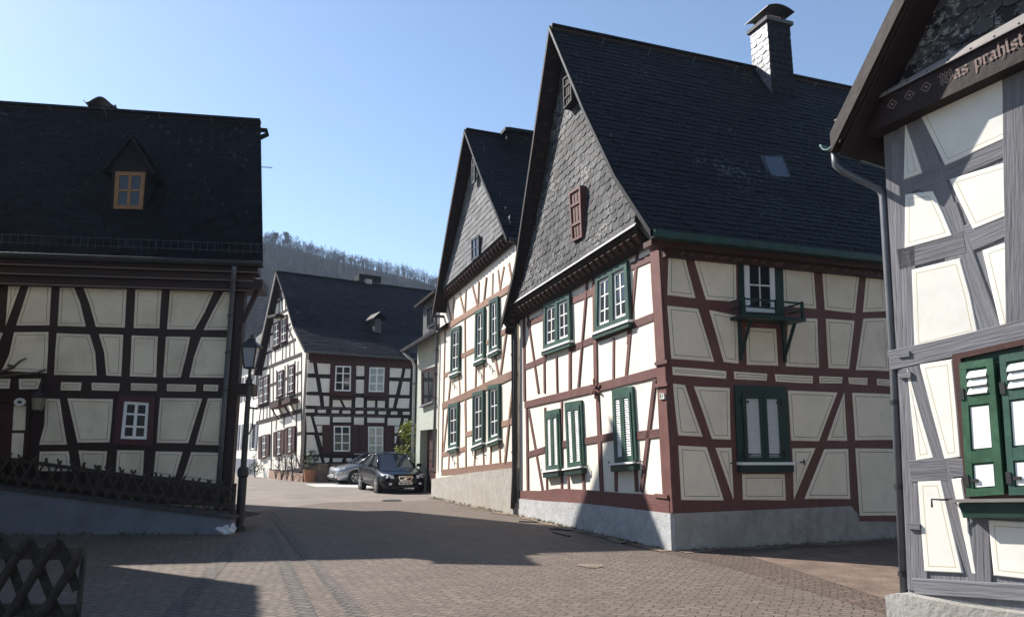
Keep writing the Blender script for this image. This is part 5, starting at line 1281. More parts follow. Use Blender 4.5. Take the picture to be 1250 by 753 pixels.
mb = MB(); mb.fprism(gD, [(0, .3), (-WD, .3), (-WD, zBt_(-WD)), (LEAN * (zPent - .3), zPent)], -.02, .012, M['tim_d'], along=V((0, 0, 1))); mb.build('timber_frame', hD)
def db(a, b, w, th=.022): beam(gD, a, b, w, M['tim_d'], hD, th=th)
db((1101, 170), (1122, 722), .2, .026)
db((1110, 140), (1155, 265), .26); db((1152, 255), (1212, 425), .26)
db((1098, 230), (1150, 211), .19); db((1152, 210), (1250, 168), .22); db((1098, 318), (1180, 296), .22); db((1184, 292), (1250, 262), .26)
db((1088, 441), (1260, 402), .19, .03); db((1100, 138), (1260, 70), .2)
db((1112, 445), (1197, 712), .17); db((1112, 575), (1158, 573), .2); db((1160, 570), (1180, 571), .16)
db((1198, 630), (1200, 712), .17); db((1118, 714), (1270, 724), .14, .032); db((1242, 60), (1247, 415), .22)
for ps in [n1((345, 455), (408, 635), (340, 660)), n1((395, 412), (723, 262), (733, 500), (493, 608)), n2((265, 50), (470, -10), (480, 160), (342, 215)), n2((120, 100), (208, 90), (245, 160), (275, 235), (118, 280)), n2((140, 348), (300, 310), (335, 430), (362, 560), (150, 608)), n2((372, 285), (483, 247), (488, 540), (436, 552)),
           n3((107, 62), (182, 315), (130, 322)), n3((140, 55), (232, 42), (255, 312), (208, 318)), n3((135, 378), (200, 376), (260, 632), (155, 628)), n3((228, 372), (258, 370), (298, 635), (285, 635)), n3((330, 485), (455, 491), (455, 651), (345, 640))]:
    panel(gD, ps, M['plaster_d'], M['line_ochre'], hD, d=.034, line=.045, lw=.0055, jit=.004)
zm_, zt3 = dline((1088, 441), (1260, 402), 0), dline((1122, 134), (1230, 83), 0)
beam_uv(gD, (-1.25, zm_(-1.25)), (-7, zm_(-7)), .2, M['tim_d'], hD, th=.02); beam_uv(gD, (-1.3, .42), (-7, .42), .16, M['tim_d'], hD, th=.02)
for k, u0 in enumerate((-2.35, -3.45, -4.55, -5.65, -6.75)):
    beam_uv(gD, (u0, .4), (u0, zt3(u0) - .02), .22, M['tim_d'], hD, th=.024)
    beam_uv(gD, (u0 + .98, zm_(u0) + .95), (u0 + .1, zm_(u0) + 1.0), .18, M['tim_d'], hD, th=.018)
    for z0, z1 in ((zm_(u0) + .2, zm_(u0) + .85), (zm_(u0) + 1.12, zt3(u0 + .9) - .15), (.62, 1.35), (1.55, zm_(u0) - .18)):
        if z0 < 1.6 and k < 1: continue
        panel_uv(gD, [(u0 + .15, z0), (u0 + .95, z0), (u0 + .95, z1), (u0 + .15, z1)], M['plaster_d'], M['line_ochre'], hD, d=.034, line=.045, lw=.0055)
# timber on the alley flank
mb = MB(); mb.fprism(fD, [(.012, .3), (8, .3), (8, zPent), (.012, zPent)], -.02, .012, M['tim_d'], along=V((0, 0, 1))); mb.build('timber_frame', hD)
for k in range(6):
    for z0, z1 in ((.6, 1.3), (1.5, 2.2), (2.6, 3.3), (3.5, 4.2)): panel_uv(fD, [(.35 + k * 1.2, z0), (1.3 + k * 1.2, z0), (1.3 + k * 1.2, z1), (.35 + k * 1.2, z1)], M['plaster_d'], M['line_ochre'], hD, d=.03, line=.045, lw=.0055)
# window with green shutters
wqd = gD.uvs([(1164, 433), (1262, 411), (1272, 609), (1181, 608)], .05)
wu = abs(wqd[1][0] - wqd[0][0]); hz = wqd[0][1] - wqd[3][1]
mb = MB(); ring(mb, gD, wqd, .07 / wu, .05 / hz, -.02, .075, M['brown_board']); mb.fprism(gD, sub(wqd, .03, .03, .97, .97), -.02, .03, M['green_d']); wD = mb.build('window', hD); wD['label'] = 'ground-floor window with closed green panelled shutters'
def panel_shutter(px, m, d):
    q = gD.uvs(px, d); wu = abs(q[1][0] - q[0][0]); hz = q[0][1] - q[3][1]
    mb = MB(); mb.fprism(gD, q, d - .02, d + .015, m); ring(mb, gD, q, .2, .055, d + .015, d + .032, m)
    for y0, y1 in ((.26, .33), (.67, .76)): mb.fprism(gD, sub(q, .2, y0, .8, y1), d + .015, d + .031, m)
    s = mb.build('shutter', wD)
    mb = MB()
    for y0, y1 in ((.345, .655), (.775, .935)): mb.fprism(gD, sub(q, .24, y0, .76, y1), d + .015, d + .02, M['white'])
    mb.build('shutter_panel', s)
    mb = MB()
    for k in range(3):
        y = .075 + k * .062; a, b, c, e = sub(q, .22, y, .78, y + .05)
        f = [gD.P(*a, d + .018), gD.P(*b, d + .018), gD.P(*c, d + .045), gD.P(*e, d + .045)]; mb.prism(f, [p - gD.n * .012 - V((0, 0, .006)) for p in f], M['white'])
    mb.build('louvre', s)
    for y in (.24, .88):
        p = bil(q, .04, y); hinge(gD, p[0], p[1], s, M['iron'], L=-.09, d=d + .03)
    return s
panel_shutter([(1173, 443), (1214, 437), (1228, 603), (1182, 606)], M['green_bright'], .07)
panel_shutter([(1222, 434), (1262, 427), (1274, 603), (1234, 604)], M['green'], .07)
mb = MB(); mb.fprism(gD, [(wqd[3][0] + .08, wqd[3][1] - .01), (wqd[2][0] - .3, wqd[2][1] + .03), (wqd[2][0] - .3, wqd[2][1] + .005), (wqd[3][0] + .08, wqd[3][1] - .035)], 0, .2, M['tin'])
mb.fprism(gD, [(wqd[3][0] + .03, wqd[3][1] - .037), (wqd[2][0] - .3, wqd[2][1] + .003), (wqd[2][0] - .3, wqd[2][1] - .12), (wqd[3][0] + .0, wqd[3][1] - .16)], 0, .15, M['green_d']); mb.build('sill', wD)
u, z = gD.uv((1146, 609), .1); mb = MB(); mb.tube([gD.P(u - .08, z, .03), gD.P(u - .06, z, .14), gD.P(u + .03, z, .16), gD.P(u + .035, z - .07, .16)], .009, M['iron'], 6); mb.build('shutter_catch', hD)
# inscription board, tin pent, slate gable
bU = 6.5
mb = MB(); mb.fprism(gD, [(-.12, zBb_(-.12)), (-bU, zBb_(-bU)), (-bU, zBt_(-bU)), (-.12, zBt_(-.12))], .0, BD, M['board_d']); brd = mb.build('inscription_board', hD)
mb = MB()
f = [gD.P(.2, zBt_(.2) + .012, BD + .04), gD.P(-bU, zBt_(-bU) + .012, BD + .04), gD.P(-bU, zPt_(-bU), .06), gD.P(.2, zPt_(.2), .06)]; mb.prism(f, [p - V((0, 0, .012)) for p in f], M['tin'])
for k in range(30):
    u = .2 - k * .2; mb.bar(gD.P(u, zBt_(u) + .018, BD + .042), gD.P(u - .09, zPt_(u - .09) + .006, .062), .008, .012, M['black'], up=V((0, 0, 1)))
mb.build('pent_roof', hD)
mb = MB(); zs0 = zPent
us = [-.0, -bU]; 
gab = [gD.P(.2, zPt_(.2) - .03, .05), gD.P(-WD + .3, zPt_(-WD + .3), .05), gD.P(apU, apZ - .2, .05)]
mb.prism(gab, [p - gD.n * .1 for p in gab], M['slate_w']); slates(mb, gab, M['slate_w'], .2, .14, .02, .32, normal_hint=gD.n); mb.build('gable_cladding', hD)
prD = [(apU, apZ), eD]; plD_ = [(apU, apZ), (-WD - eD[0], eD[1])]
roof_from_profile(gD, [prD, plD_], ov, -8.5, hD, M['slate'], th=.14, w=.24, h=.16)
bargeboard(gD, [prD, plD_], ov + .005, hD, M['board_d'], .2, .035)
mb = MB()      # boarded soffit under the overhang
for (a, b), in (((prD[0], prD[1]),),):
    f = [gD.P(a[0], a[1] - .22, ov - .02), gD.P(b[0] - .05, b[1] - .22, ov - .02), gD.P(b[0] - .05, b[1] - .22, .06), gD.P(a[0], a[1] - .22, .06)]; mb.prism(f, [p + V((0, 0, .03)) for p in f], M['board_d'])
f = [gD.P(eD[0] + .02, eD[1] - .12, ov - .03), gD.P(eD[0] + .02, eD[1] - .12, -8), gD.P(-.02, eD[1] + .0, -8), gD.P(-.02, eD[1] + .0, ov - .03)]; mb.prism(f, [p - V((0, 0, .03)) for p in f], M['board_d'])
mb.build('soffit', hD)
gl0 = hit_plane((1004, 184), gD.P(0, 0, ov + .02), gD.n)
ge = gD.P(eD[0] + .06, eD[1] - .06, ov + .02)
gutter(ge, ge - gD.n * 8.4, hD, M['zinc_green'], .075)
s0 = ge - gD.n * .12 + V((0, 0, -.06)); wc = gD.P(.06, 0, -.02); wl_ = lambda z: gD.u * (LEAN * (z - .3))
downpipe([s0, s0 + V((0, 0, -.16)), s0 + V((0, 0, -.24)) - gD.u * .05 - gD.n * .05, V((wc.x, wc.y, s0.z - .42)) + gD.u * .04 + wl_(4.0), V((wc.x, wc.y, s0.z - .52)) + wl_(3.9), V((wc.x, wc.y, 2.4)) + wl_(2.4), V((wc.x, wc.y, .1)) + gD.u * .03], hD, M['zinc'], .036)
# lettering with a broad nib
GL = {'a': [[(.05, .82), (.32, 1.02), (.58, .82), (.58, .2), (.74, .02)], [(.56, .56), (.12, .42), (.12, .16), (.34, 0), (.56, .2)]],
      's': [[(.66, .84), (.42, 1.02), (.14, .8), (.2, .58), (.6, .42), (.64, .18), (.38, 0), (.08, .16)]],
      'p': [[(-.02, .84), (.16, 1.04), (.16, -.55)], [(.16, .84), (.42, 1.02), (.68, .82), (.66, .2), (.42, 0), (.16, .16)]],
      'r': [[(-.02, .84), (.16, 1.04), (.16, .14), (.3, 0)], [(.18, .8), (.42, 1.02), (.58, .84)]],
      'h': [[(.1, 1.5), (.16, 1.55), (.16, .14), (.28, 0)], [(.16, .8), (.42, 1.02), (.66, .8), (.64, .1), (.4, -.38)]],
      'l': [[(.02, 1.45), (.16, 1.55), (.16, .14), (.32, 0)]],
      't': [[(.2, 1.36), (.2, .14), (.42, 0)], [(-.02, .98), (.46, .98)]],
      'W': [[(-.1, 1.15), (.1, 1.42), (.34, 1.2), (.26, .4), (.5, .02), (.8, .3), (.8, 1.1), (.6, 1.36), (.46, 1.2)], [(.8, .3), (1.1, .02), (1.42, .32), (1.36, 1.1), (1.12, 1.42), (.92, 1.2)], [(.5, .74), (1.12, .74)]]}
ADV = {'a': .86, 's': .8, 'p': .86, 'r': .68, 'h': .84, 'l': .44, 't': .6, 'W': 1.62, ' ': .62}
lw0 = gD.uv((1147, 106), BD + .003); lw1 = gD.uv((1252, 54), BD + .003)
txt = 'Was prahlst'; tot = sum(ADV[c] for c in txt); em = abs(lw1[0] - lw0[0]) / tot
mb = MB(); x = 0; lay = BD + .0008; LS = (lw1[1] - lw0[1]) / tot
def nib(pts, sx, w, m):
    global lay
    for i in range(len(pts) - 1):
        a, b = pts[i], pts[i + 1]; lay += .00012
        nx, ny = .105 * w, .085 * w
        q = [(a[0] - nx, a[1] - ny), (b[0] - nx, b[1] - ny), (b[0] + nx, b[1] + ny), (a[0] + nx, a[1] + ny)]
        mb.face([gD.P(lw0[0] - (sx + p[0]) * em, lw0[1] + (sx + p[0]) * LS + p[1] * em, lay) for p in q], m)
for c in txt:
    if c != ' ':
        for st in GL[c]:
            if c == 'W': nib(st, x, 1.5, M['letter']); nib(st, x, .5, M['board_d'])
            else: nib(st, x, 1.0, M['letter'])
    x += ADV[c]
mb.build('lettering', brd); mb = MB()
for p in ((1089, 127.5), (1110, 116.5), (1130.5, 106.5)):
    u, z = gD.uv(p, BD + .003); s_ = em * .6
    for k in range(4):
        dgs = [(0, 1), (1, 0), (0, -1), (-1, 0)]; a, b = dgs[k], dgs[(k + 1) % 4]
        mb.bar(gD.P(u + a[0] * s_, z + a[1] * s_, BD + .0025 + k * .0003), gD.P(u + b[0] * s_, z + b[1] * s_, BD + .0025 + k * .0003), .008, .003, M['letter'], up=gD.n)
    mb.bar(gD.P(u - .012, z, BD + .002), gD.P(u + .012, z, BD + .002), .02, .003, M['letter'], up=gD.n)
mb.build('painted_diamonds', brd)
for z in (2.5, 2.3, .9):
    mb = MB(); mb.bar(gD.P(-.02 + LEAN * z, z, .03), gD.P(-.14 + LEAN * z, z, .03), .05, .05, M['tim_d']); mb.build('beam_peg', hD)

# ================================================================== HOUSE BESIDE THE NEAR FENCE (outside the frame, casts the corner shadow)
LD = -SD; LD = V((LD.x / SD.z, LD.y / SD.z, 0))
top = 7.4; G1 = ground(315, 715); cE = G1 - LD * top
fE1 = V((-.37, .93, 0)); 
hE = thing('neighbour_house', 'plain rendered house behind the near garden fence, outside the left edge of the picture', 'house', (cE.x - 2, cE.y - 4, 0))
mb = MB(); G2 = ground(236, 716) - LD * top; dirE = (ground(318, 753) - G1).normalized()
c0 = V((G2.x, G2.y, 0)); c1 = V((cE.x, cE.y, 0)); c2 = c1 + dirE * 8; c3_ = c2 + V((-9, -2, 0)); c4_ = c0 + V((-8, -1.6, 0))
lp_ = [c0, c1, c2, c3_, c4_]; mb.prism([p + V((0, 0, top)) for p in lp_], [p - V((0, 0, .1)) for p in lp_], M['plaster_a']); mb.build('wall', hE)
mb = MB(); ap_ = (c0 + c1 + c2 + c3_ + c4_) / 5 + V((-1, 0, top + 1.9))
for i in range(5): slope(mb, [lp_[i] + V((0, 0, top)), lp_[(i + 1) % 5] + V((0, 0, top)), ap_], M['slate'], M['dark_wood'], .08, .4, .25)
mb.build('roof', hE)
fe = Facade(c1, math.degrees(math.atan2(dirE.x, dirE.y)))
for u in (1.5, 4.0, 6.3):
    for z in (1.2, 4.3):
        mb = MB(); q = [(u, z + 1.4), (u + 1.0, z + 1.4), (u + 1.0, z), (u, z)]; ring(mb, fe, q, .08, .06, 0, .04, M['white']); w_ = mb.build('window', hE); mb = MB(); mb.fprism(fe, sub(q, .08, .06, .92, .94), 0, .015, M['glass']); mb.build('pane', w_)

# ================================================================== CARS
def car(name, label, loc, heading, paint, kind, scale=1.0):
    """x forward, origin on the ground under the car's middle; returns the thing"""
    t = thing(name, label, 'car', loc)
    t.rotation_euler = (0, 0, rad(90 - heading)); t.scale = (scale,) * 3
    def put(mb, nm, parent=t, smooth=False):
        o = mb.build(nm, None, smooth=smooth, weld=True); o.parent = parent; return o
    # stations: x, belt half-width, belt z, bottom z, top z (bonnet / boot), top half width
    L = 2.24
    st = [(2.26, .50, .50, .30, .56, .40), (2.22, .66, .55, .24, .64, .54), (2.08, .80, .60, .2, .70, .66), (1.75, .87, .66, .19, .78, .72), (1.3, .885, .74, .19, .86, .74), (.95, .89, .8, .19, .93, .76), (.6, .89, .84, .19, .955, .77),
          (-.3, .89, .86, .19, .975, .77), (-1.1, .885, .88, .19, .99, .76), (-1.6, .87, .88, .2, 1.0, .73), (-1.95, .83, .86, .24, .995, .68), (-2.15, .76, .8, .28, .97, .62), (-2.22, .66, .7, .36, .9, .54)]
    if kind == 'hatch': st = [(x * .94, w_, a + .03, b, c + (.05 if x > .5 else .03), d_) for x, w_, a, b, c, d_ in st]
    mb = MB(); rings = []
    for x, wd, zb, z0, zt, wt in st:
        half = [(0, z0), (wd * .86, z0), (wd * .97, z0 + .12), (wd * 1.0, (z0 + zb) * .5), (wd, zb - .06), (wd * .985, zb), (wt + (wd - wt) * .45, zt - .025), (wt * .9, zt), (wt * .45, zt + .018), (0, zt + .022)]
        rings.append([V((x, y, z)) for y, z in half] + [V((x, -y, z)) for y, z in half[::-1][1:-1]])
    n = len(rings[0])
    for i in range(len(rings) - 1):
        for k in range(n): mb.face([rings[i][k], rings[i][(k + 1) % n], rings[i + 1][(k + 1) % n], rings[i + 1][k]], paint)
    mb.face(rings[0], paint); mb.face(rings[-1][::-1], paint)
    body = put(mb, 'body', smooth=True)
    # cabin
    gx = [(.98, .93, .73), (.30, 1.40, .575), (-.9, 1.43, .57), (-1.75, 1.02, .70)] if kind == 'sedan' else [(1.15, .97, .73), (.25, 1.44, .58), (-1.2, 1.46, .57), (-1.95, 1.02, .70)]
    A, B_, C_, D_ = gx
    def pt(g, s, dz=0, k=1): return V((g[0], g[2] * s * k, g[1] + dz))
    mb = MB(); rf = [pt(B_, -1), pt(B_, 1), pt(C_, 1), pt(C_, -1)]
    K = 6
    for i in range(K):
        t0, t1 = i / K, (i + 1) / K
        def rp(t_, s_): return V((B_[0] + (C_[0] - B_[0]) * t_, s_ * (B_[2] + .01), B_[1] + (C_[1] - B_[1]) * t_ + .035 * math.sin(math.pi * t_)))
        for j in range(4):
            y0, y1 = -1 + j / 2, -1 + (j + 1) / 2; cz = lambda y: .03 * (1 - y * y)
            mb.face([rp(t0, y0) + V((0, 0, cz(y0))), rp(t1, y0) + V((0, 0, cz(y0))), rp(t1, y1) + V((0, 0, cz(y1))), rp(t0, y1) + V((0, 0, cz(y1)))], paint)
    for s in (-1, 1):
        for a, b in ((A, B_), (B_, C_), (C_, D_)): mb.bar(pt(a, s), pt(b, s), .06, .05, paint)
        m0 = V((.0 - .3, s * .775, .95)); m1 = V((-.3, s * .59, 1.43)); mb.bar(m0, m1, .08, .04, M['black'], up=V((0, 1, 0)))
    put(mb, 'roof', body, True)
    mb = MB()
    def lerpw(p, q, t_): return p + (q - p) * t_
    def glass(pts): mb.face(pts, M['carglass'])
    K = 6
    for a, b in ((A, B_), (D_, C_)):
        for i in range(K):
            y0, y1 = -1 + 2 * i / K, -1 + 2 * (i + 1) / K; bow = lambda y: (1 - y * y) * (.12 if a is A else -.06)
            glass([V((a[0] + bow(y0), a[2] * y0, a[1] - .02)), V((a[0] + bow(y1), a[2] * y1, a[1] - .02)), V((b[0] + bow(y1) * .5, b[2] * y1, b[1] + .01)), V((b[0] + bow(y0) * .5, b[2] * y0, b[1] + .01))])
    for s in (-1, 1): glass([pt(A, s, -.01), pt(B_, s), pt(C_, s), pt(D_, s, -.02)])
    put(mb, 'windscreen')
    # wheels
    for x in (1.36 if kind == 'sedan' else 1.3, -1.28):
        for s in (-1, 1):
            c = V((x, s * .80, .315))
            def dsk(r, y): return [c + V((math.cos(6.2832 * k / 20) * r, y * s, math.sin(6.2832 * k / 20) * r)) for k in range(20)]
            mb = MB(); mb.prism(dsk(.375, .095), dsk(.375, -.1), M['black']); put(mb, 'wheel_arch', body)
            mb = MB(); prof = [(.2, -.1), (.30, -.1), (.315, -.07), (.315, .08), (.30, .105), (.215, .105), (.2, .09)]
            for (r0, y0), (r1, y1) in zip(prof, prof[1:]):
                a, b = dsk(r0, y0), dsk(r1, y1)
                for k in range(20): mb.face([a[k], a[(k + 1) % 20], b[(k + 1) % 20], b[k]], M['rubber'])
            w_ = put(mb, 'wheel'); 
            mb = MB(); mb.prism(dsk(.205, .085), dsk(.2, .0), M['black'])
            for k in range(5):
                a = k * 1.2566 + .3; e = V((math.cos(a), 0, math.sin(a))); f_ = V((-e.z, 0, e.x))
                mb.box(c + V((0, s * .092, 0)) + e * .1, e * .1, f_ * .03, V((0, .014, 0)), M['rim'])
            rr = dsk(.21, .104); ri = dsk(.18, .1)
            for k in range(20): mb.face([rr[k], rr[(k + 1) % 20], ri[(k + 1) % 20], ri[k]], M['rim'])
            mb.prism(dsk(.05, .112), dsk(.05, .08), M['rim']); put(mb, 'rim', w_)
    fx = st[1][0]
    for s in (-1, 1):      # lamps and mirrors
        mb = MB(); z = .60 if kind == 'sedan' else .68
        f = [V((fx + .02, s * .40, z - .07)), V((fx - .06, s * .66, z - .055)), V((fx - .30, s * .80, z + .03)), V((fx - .34, s * .76, z + .10)), V((fx - .10, s * .58, z + .085)), V((fx - .0, s * .42, z + .04))]
        mb.prism([p + V((.035, s * .03, .02)) for p in f], [p - V((.1, s * .05, .03)) for p in f], M['lens']); put(mb, 'headlight')
        mb = MB(); c = V((fx + .02, s * .56, .36)); mb.prism([c + V((.04, math.cos(k * .785) * .06, math.sin(k * .785) * .045)) for k in range(8)], [c + V((-.06, math.cos(k * .785) * .06, math.sin(k * .785) * .045)) for k in range(8)], M['lens']); put(mb, 'fog_light')
        mb = MB(); c = V((.72, s * .97, 1.0)); bmv = [(0.05, -.08, -.06), (.05, .08, -.05), (.05, .09, .06), (.05, -.06, .07)]
        mb.prism([c + V((.07, y * .8, z_ * .8)) for x, y, z_ in bmv], [c + V((-.06, y * 1.05, z_ * 1.05)) for x, y, z_ in bmv], paint); mb.bar(V((.74, s * .78, .95)), c - V((0, 0, .03)), .05, .04, M['black']); put(mb, 'mirror')
        mb = MB(); mb.bar(V((.5, s * .897, .78)), V((.28, s * .897, .78)), .03, .03, paint); mb.bar(V((-.45, s * .897, .80)), V((-.67, s * .897, .80)), .03, .03, paint); put(mb, 'handle', body)
    mb = MB(); mb.bar(V((1.0, -.885, .36)), V((-.95, -.885, .36)), .03, .05, M['black']); mb.bar(V((1.0, .885, .36)), V((-.95, .885, .36)), .03, .05, M['black']); put(mb, 'side_strip', body)
    gxx = fx + .055
    mb = MB(); gp_ = [(-.27, .62), (.27, .62), (.2, .47), (-.2, .47)]; mb.prism([V((gxx, y, z)) for y, z in gp_], [V((gxx - .2, y, z)) for y, z in gp_], M['black'])
    for i in range(4):
        (y0, z0), (y1, z1) = gp_[i], gp_[(i + 1) % 4]; mb.bar(V((gxx + .005, y0, z0)), V((gxx + .005, y1, z1)), .025, .025, M['chrome'], up=V((1, 0, 0)))
    mb.bar(V((gxx + .012, -.22, .485)), V((gxx + .012, .22, .605)), .018, .012, M['chrome'], up=V((1, 0, 0)))
    c = V((gxx + .022, 0, .545)); mb.prism([c + V((0, math.cos(k * .5236) * .05, math.sin(k * .5236) * .05)) for k in range(12)], [c + V((-.02, math.cos(k * .5236) * .05, math.sin(k * .5236) * .05)) for k in range(12)], M['chrome']); put(mb, 'grille')
    mb = MB(); mb.prism([V((gxx + .03, y, z)) for y, z in ((-.26, .44), (.26, .44), (.26, .33), (-.26, .33))], [V((gxx - .1, y, z)) for y, z in ((-.26, .44), (.26, .44), (.26, .33), (-.26, .33))], M['plate'])
    for k, y in enumerate((-.19, -.13, -.03, .03, .11, .17)): mb.bar(V((gxx + .033, y, .355)), V((gxx + .033, y + R.uniform(-.01, .01), .415)), .03, .003, M['black'], up=V((1, 0, 0)))
    put(mb, 'number_plate')
    mb = MB(); mb.prism([V((gxx - .01, y, z)) for y, z in ((-.55, .29), (.55, .29), (.5, .22), (-.5, .22))], [V((gxx - .25, y, z)) for y, z in ((-.55, .29), (.55, .29), (.5, .22), (-.5, .22))], M['black']); put(mb, 'bumper_grille')
    for s in (-1, 1):
        mb = MB(); mb.bar(V((.95, s * .25, .965)), V((.72, s * .1 - .25, 1.06)), .02, .02, M['black']); put(mb, 'wiper')
    return t
h1 = 156.0; fw_ = ground(460.5, 601.5)      # contact of the wheel on the viewer's left
ax = azv(h1); rt = V((ax.y, -ax.x, 0))
car('parked_sedan', 'dark navy blue four-door car parked facing the camera in front of the far house', fw_ - ax * 1.36 - rt * .82, h1, M['carpaint'], 'sedan', 1.0)
h2 = 238.0; ax2 = azv(h2); fw2 = ground(433, 591.0)
car('parked_hatchback', 'silver grey car parked behind the dark car with its bonnet pointing left', fw2 - ax2 * 1.3 + V((ax2.y, -ax2.x, 0)) * .8, h2, M['carsilver'], 'hatch', 1.0)

# ================================================================== PLANTS
def leafball(mb, c, rx, ry, rz, n, size, mats, rng):
    for i in range(n):
        while True:
            p = V((rng.uniform(-1, 1), rng.uniform(-1, 1), rng.uniform(-1, 1)))
            if .25 < p.length < 1: break
        p = V((p.x * rx, p.y * ry, p.z * rz)) + c; s = size * rng.uniform(.6, 1.4)
        a = V((rng.gauss(0, 1), rng.gauss(0, 1), rng.gauss(0, 1))).normalized(); b = a.orthogonal().normalized(); d_ = a.cross(b)
        mb.face([p - b * s, p - d_ * s * .45, p + b * s, p + d_ * s * .45], mats[0] if rng.random() < .7 else mats[1])
cb_ = V((-4.55, 33.4, 0))
sh = thing('climbing_shrub', 'yellow-green leafy shrub against the corner of the grey-green house behind the dark car', 'shrub', cb_)
mb = MB()
for i in range(7): mb.tube([cb_ + V((R.uniform(-.15, .15), R.uniform(-.15, .15), 0)), cb_ + V((R.uniform(-.4, .4), R.uniform(-.3, .3), 1.2)), cb_ + V((R.uniform(-.7, .7), R.uniform(-.4, .4), 2.3))], [.035, .025, .01], M['bark'], 5)
mb.build('stem', sh); mb = MB()
for i in range(26):
    h_ = R.uniform(.5, 2.75); leafball(mb, cb_ + V((R.uniform(-.55, .55) * (1.2 - h_ * .25), R.uniform(-.4, .4), h_)),   .34, .3, .28, 80, .08, (M['leaf'], M['leaf_d']), R)
mb.build('foliage', sh)
def bare_plant(name, label, pts, group=None, leaf=0):
    t = thing(name, label, 'plant', pts[0], group); mb = MB()
    for p in pts:
        for i in range(5):
            q = [p]; d_ = V((R.uniform(-.3, .3), R.uniform(-.2, .2), 1.6)).normalized()
            for k in range(4): q.append(q[-1] + d_ * R.uniform(.25, .42) + V((R.uniform(-.15, .15), R.uniform(-.1, .1), 0)))
            mb.tube(q, [.018, .015, .012, .008, .005], M['bark'], 4)
            for k in range(6):
                a = q[R.randint(1, 4)]; mb.tube([a, a + V((R.uniform(-.4, .4), R.uniform(-.15, .15), R.uniform(0, .4)))], [.012, .004], M['bark'], 3)
    mb.build('stem', t)
    if leaf:
        mb = MB()
        for p in pts: leafball(mb, p + V((0, 0, .5)), .5, .3, .4, leaf, .06, (M['leaf_d'], M['bark']), R)
        mb.build('foliage', t)
    return t
bare_plant('climbing_rose', 'bare climbing rose against the foot of the far half-timbered gable', [gC.P(u, .0, .25) for u in (.9, 2.0, 3.0, 4.0)])
bare_plant('low_bush', 'low brownish bush at the foot of the white gable wall end', [gC.P(uLc - 1.6, 0, .45)], leaf=200)
pt_ = fC.P(.2, 0, .5); tb = thing('potted_plant', 'leafy plant in a terracotta tub at the corner of the far house', 'potted plant', pt_)
mb = MB(); mb.lathe(pt_, [(.26, 0), (.36, .55), (.38, .6), (.33, .6)], M['terracotta'], 12); mb.build('pot', tb)
mb = MB(); leafball(mb, pt_ + V((0, 0, 1.05)), .45, .4, .55, 160, .08, (M['leaf_d'], M['bark']), R); mb.build('foliage', tb)
mb = MB(); c0_, c1_ = fC.P(1.2, 0, .35), fC.P(4.2, 0, .35); be = thing('garden_bench', 'dark bench along the wall of the far house behind the silver car', 'bench', c0_)
for z, dd_ in ((.45, .3), (.45, .15), (.75, .02), (.95, .0)): mb.bar(fC.P(1.2, z, .1 + dd_), fC.P(4.2, z, .1 + dd_), .1, .04, M['black'])
mb.build('seat', be)
for u in (1.3, 2.7, 4.1): mb = MB(); mb.bar(fC.P(u, 0, .42), fC.P(u, .45, .42), .06, .06, M['black']); mb.bar(fC.P(u, 0, .11), fC.P(u, 1.0, .1), .06, .06, M['black']); mb.build('leg', be)

# ================================================================== HILL WITH BARE WOOD, HAZE
ridge_px = [(-300, 262), (150, 272), (320, 286), (345, 287), (380, 300), (420, 311), (460, 321), (500, 330), (535, 339), (650, 372), (800, 405), (1000, 440), (1500, 470)]
DH = 330.0
rp = []
for p in ridge_px:
    r = ray(p); t_ = DH / r.y; rp.append((r.x * t_, EYE + r.z * t_ - 4.5))
def ridge(x):
    for (x0, z0), (x1, z1) in zip(rp, rp[1:]):
        if x0 <= x <= x1: return z0 + (z1 - z0) * (x - x0) / (x1 - x0)
    return rp[0][1] if x < rp[0][0] else rp[-1][1]
def hz(x, y):
    t_ = max(0, min(1.25, (y - 120) / (DH - 120))); s = t_ if t_ <= 1 else 1 - (t_ - 1) * .6
    return ridge(x) * (s ** .9) + noise.noise(V((x * .02, y * .02, 0))) * 4 * min(1, t_ * 2) - .2
mb = MB(); NX, NY = 46, 26; X0, X1, Y0, Y1 = -330, 300, 118, 390
def hp(i, j): x, y = X0 + (X1 - X0) * i / NX, Y0 + (Y1 - Y0) * j / NY; return V((x, y, hz(x, y)))
for i in range(NX):
    for j in range(NY): mb.face([hp(i, j), hp(i + 1, j), hp(i + 1, j + 1), hp(i, j + 1)], M['hill'])
tag(mb.build('hill', smooth=True), kind='structure')
rt_ = random.Random(11); mb = MB()
def bare_tree(p, h):
    lean = V((rt_.uniform(-.06, .06), rt_.uniform(-.06, .06), 1))
    top_ = p + lean * h * .8; w0 = h * .018
    for a in (0, 1.05, 2.1): 
        e = V((math.cos(a), math.sin(a), 0)) * w0; mb.face([p - e, p + e, top_ + e * .3, top_ - e * .3], M['twigs'])
    for i in range(11):
        a = rt_.uniform(0, 6.28); z = rt_.uniform(.3, .85); b = p + lean * h * z; r_ = h * rt_.uniform(.14, .3) * (1.15 - z * .5)
        tip = b + V((math.cos(a) * r_, math.sin(a) * r_, h * rt_.uniform(.1, .3))); sdv = V((-math.sin(a), math.cos(a), .4)) * h * .006
        mb.face([b - sdv, b + sdv, tip], M['twigs'])
        for k in range(5):
            q = b.lerp(tip, rt_.uniform(.4, 1)); d_ = V((rt_.gauss(0, 1), rt_.gauss(0, 1), rt_.uniform(.2, 1.6))).normalized() * h * rt_.uniform(.06, .13); s_ = d_.orthogonal().normalized() * h * rt_.uniform(.005, .014)
            mb.face([q - s_, q + s_, q + d_], M['twigs'])
cnt = 0
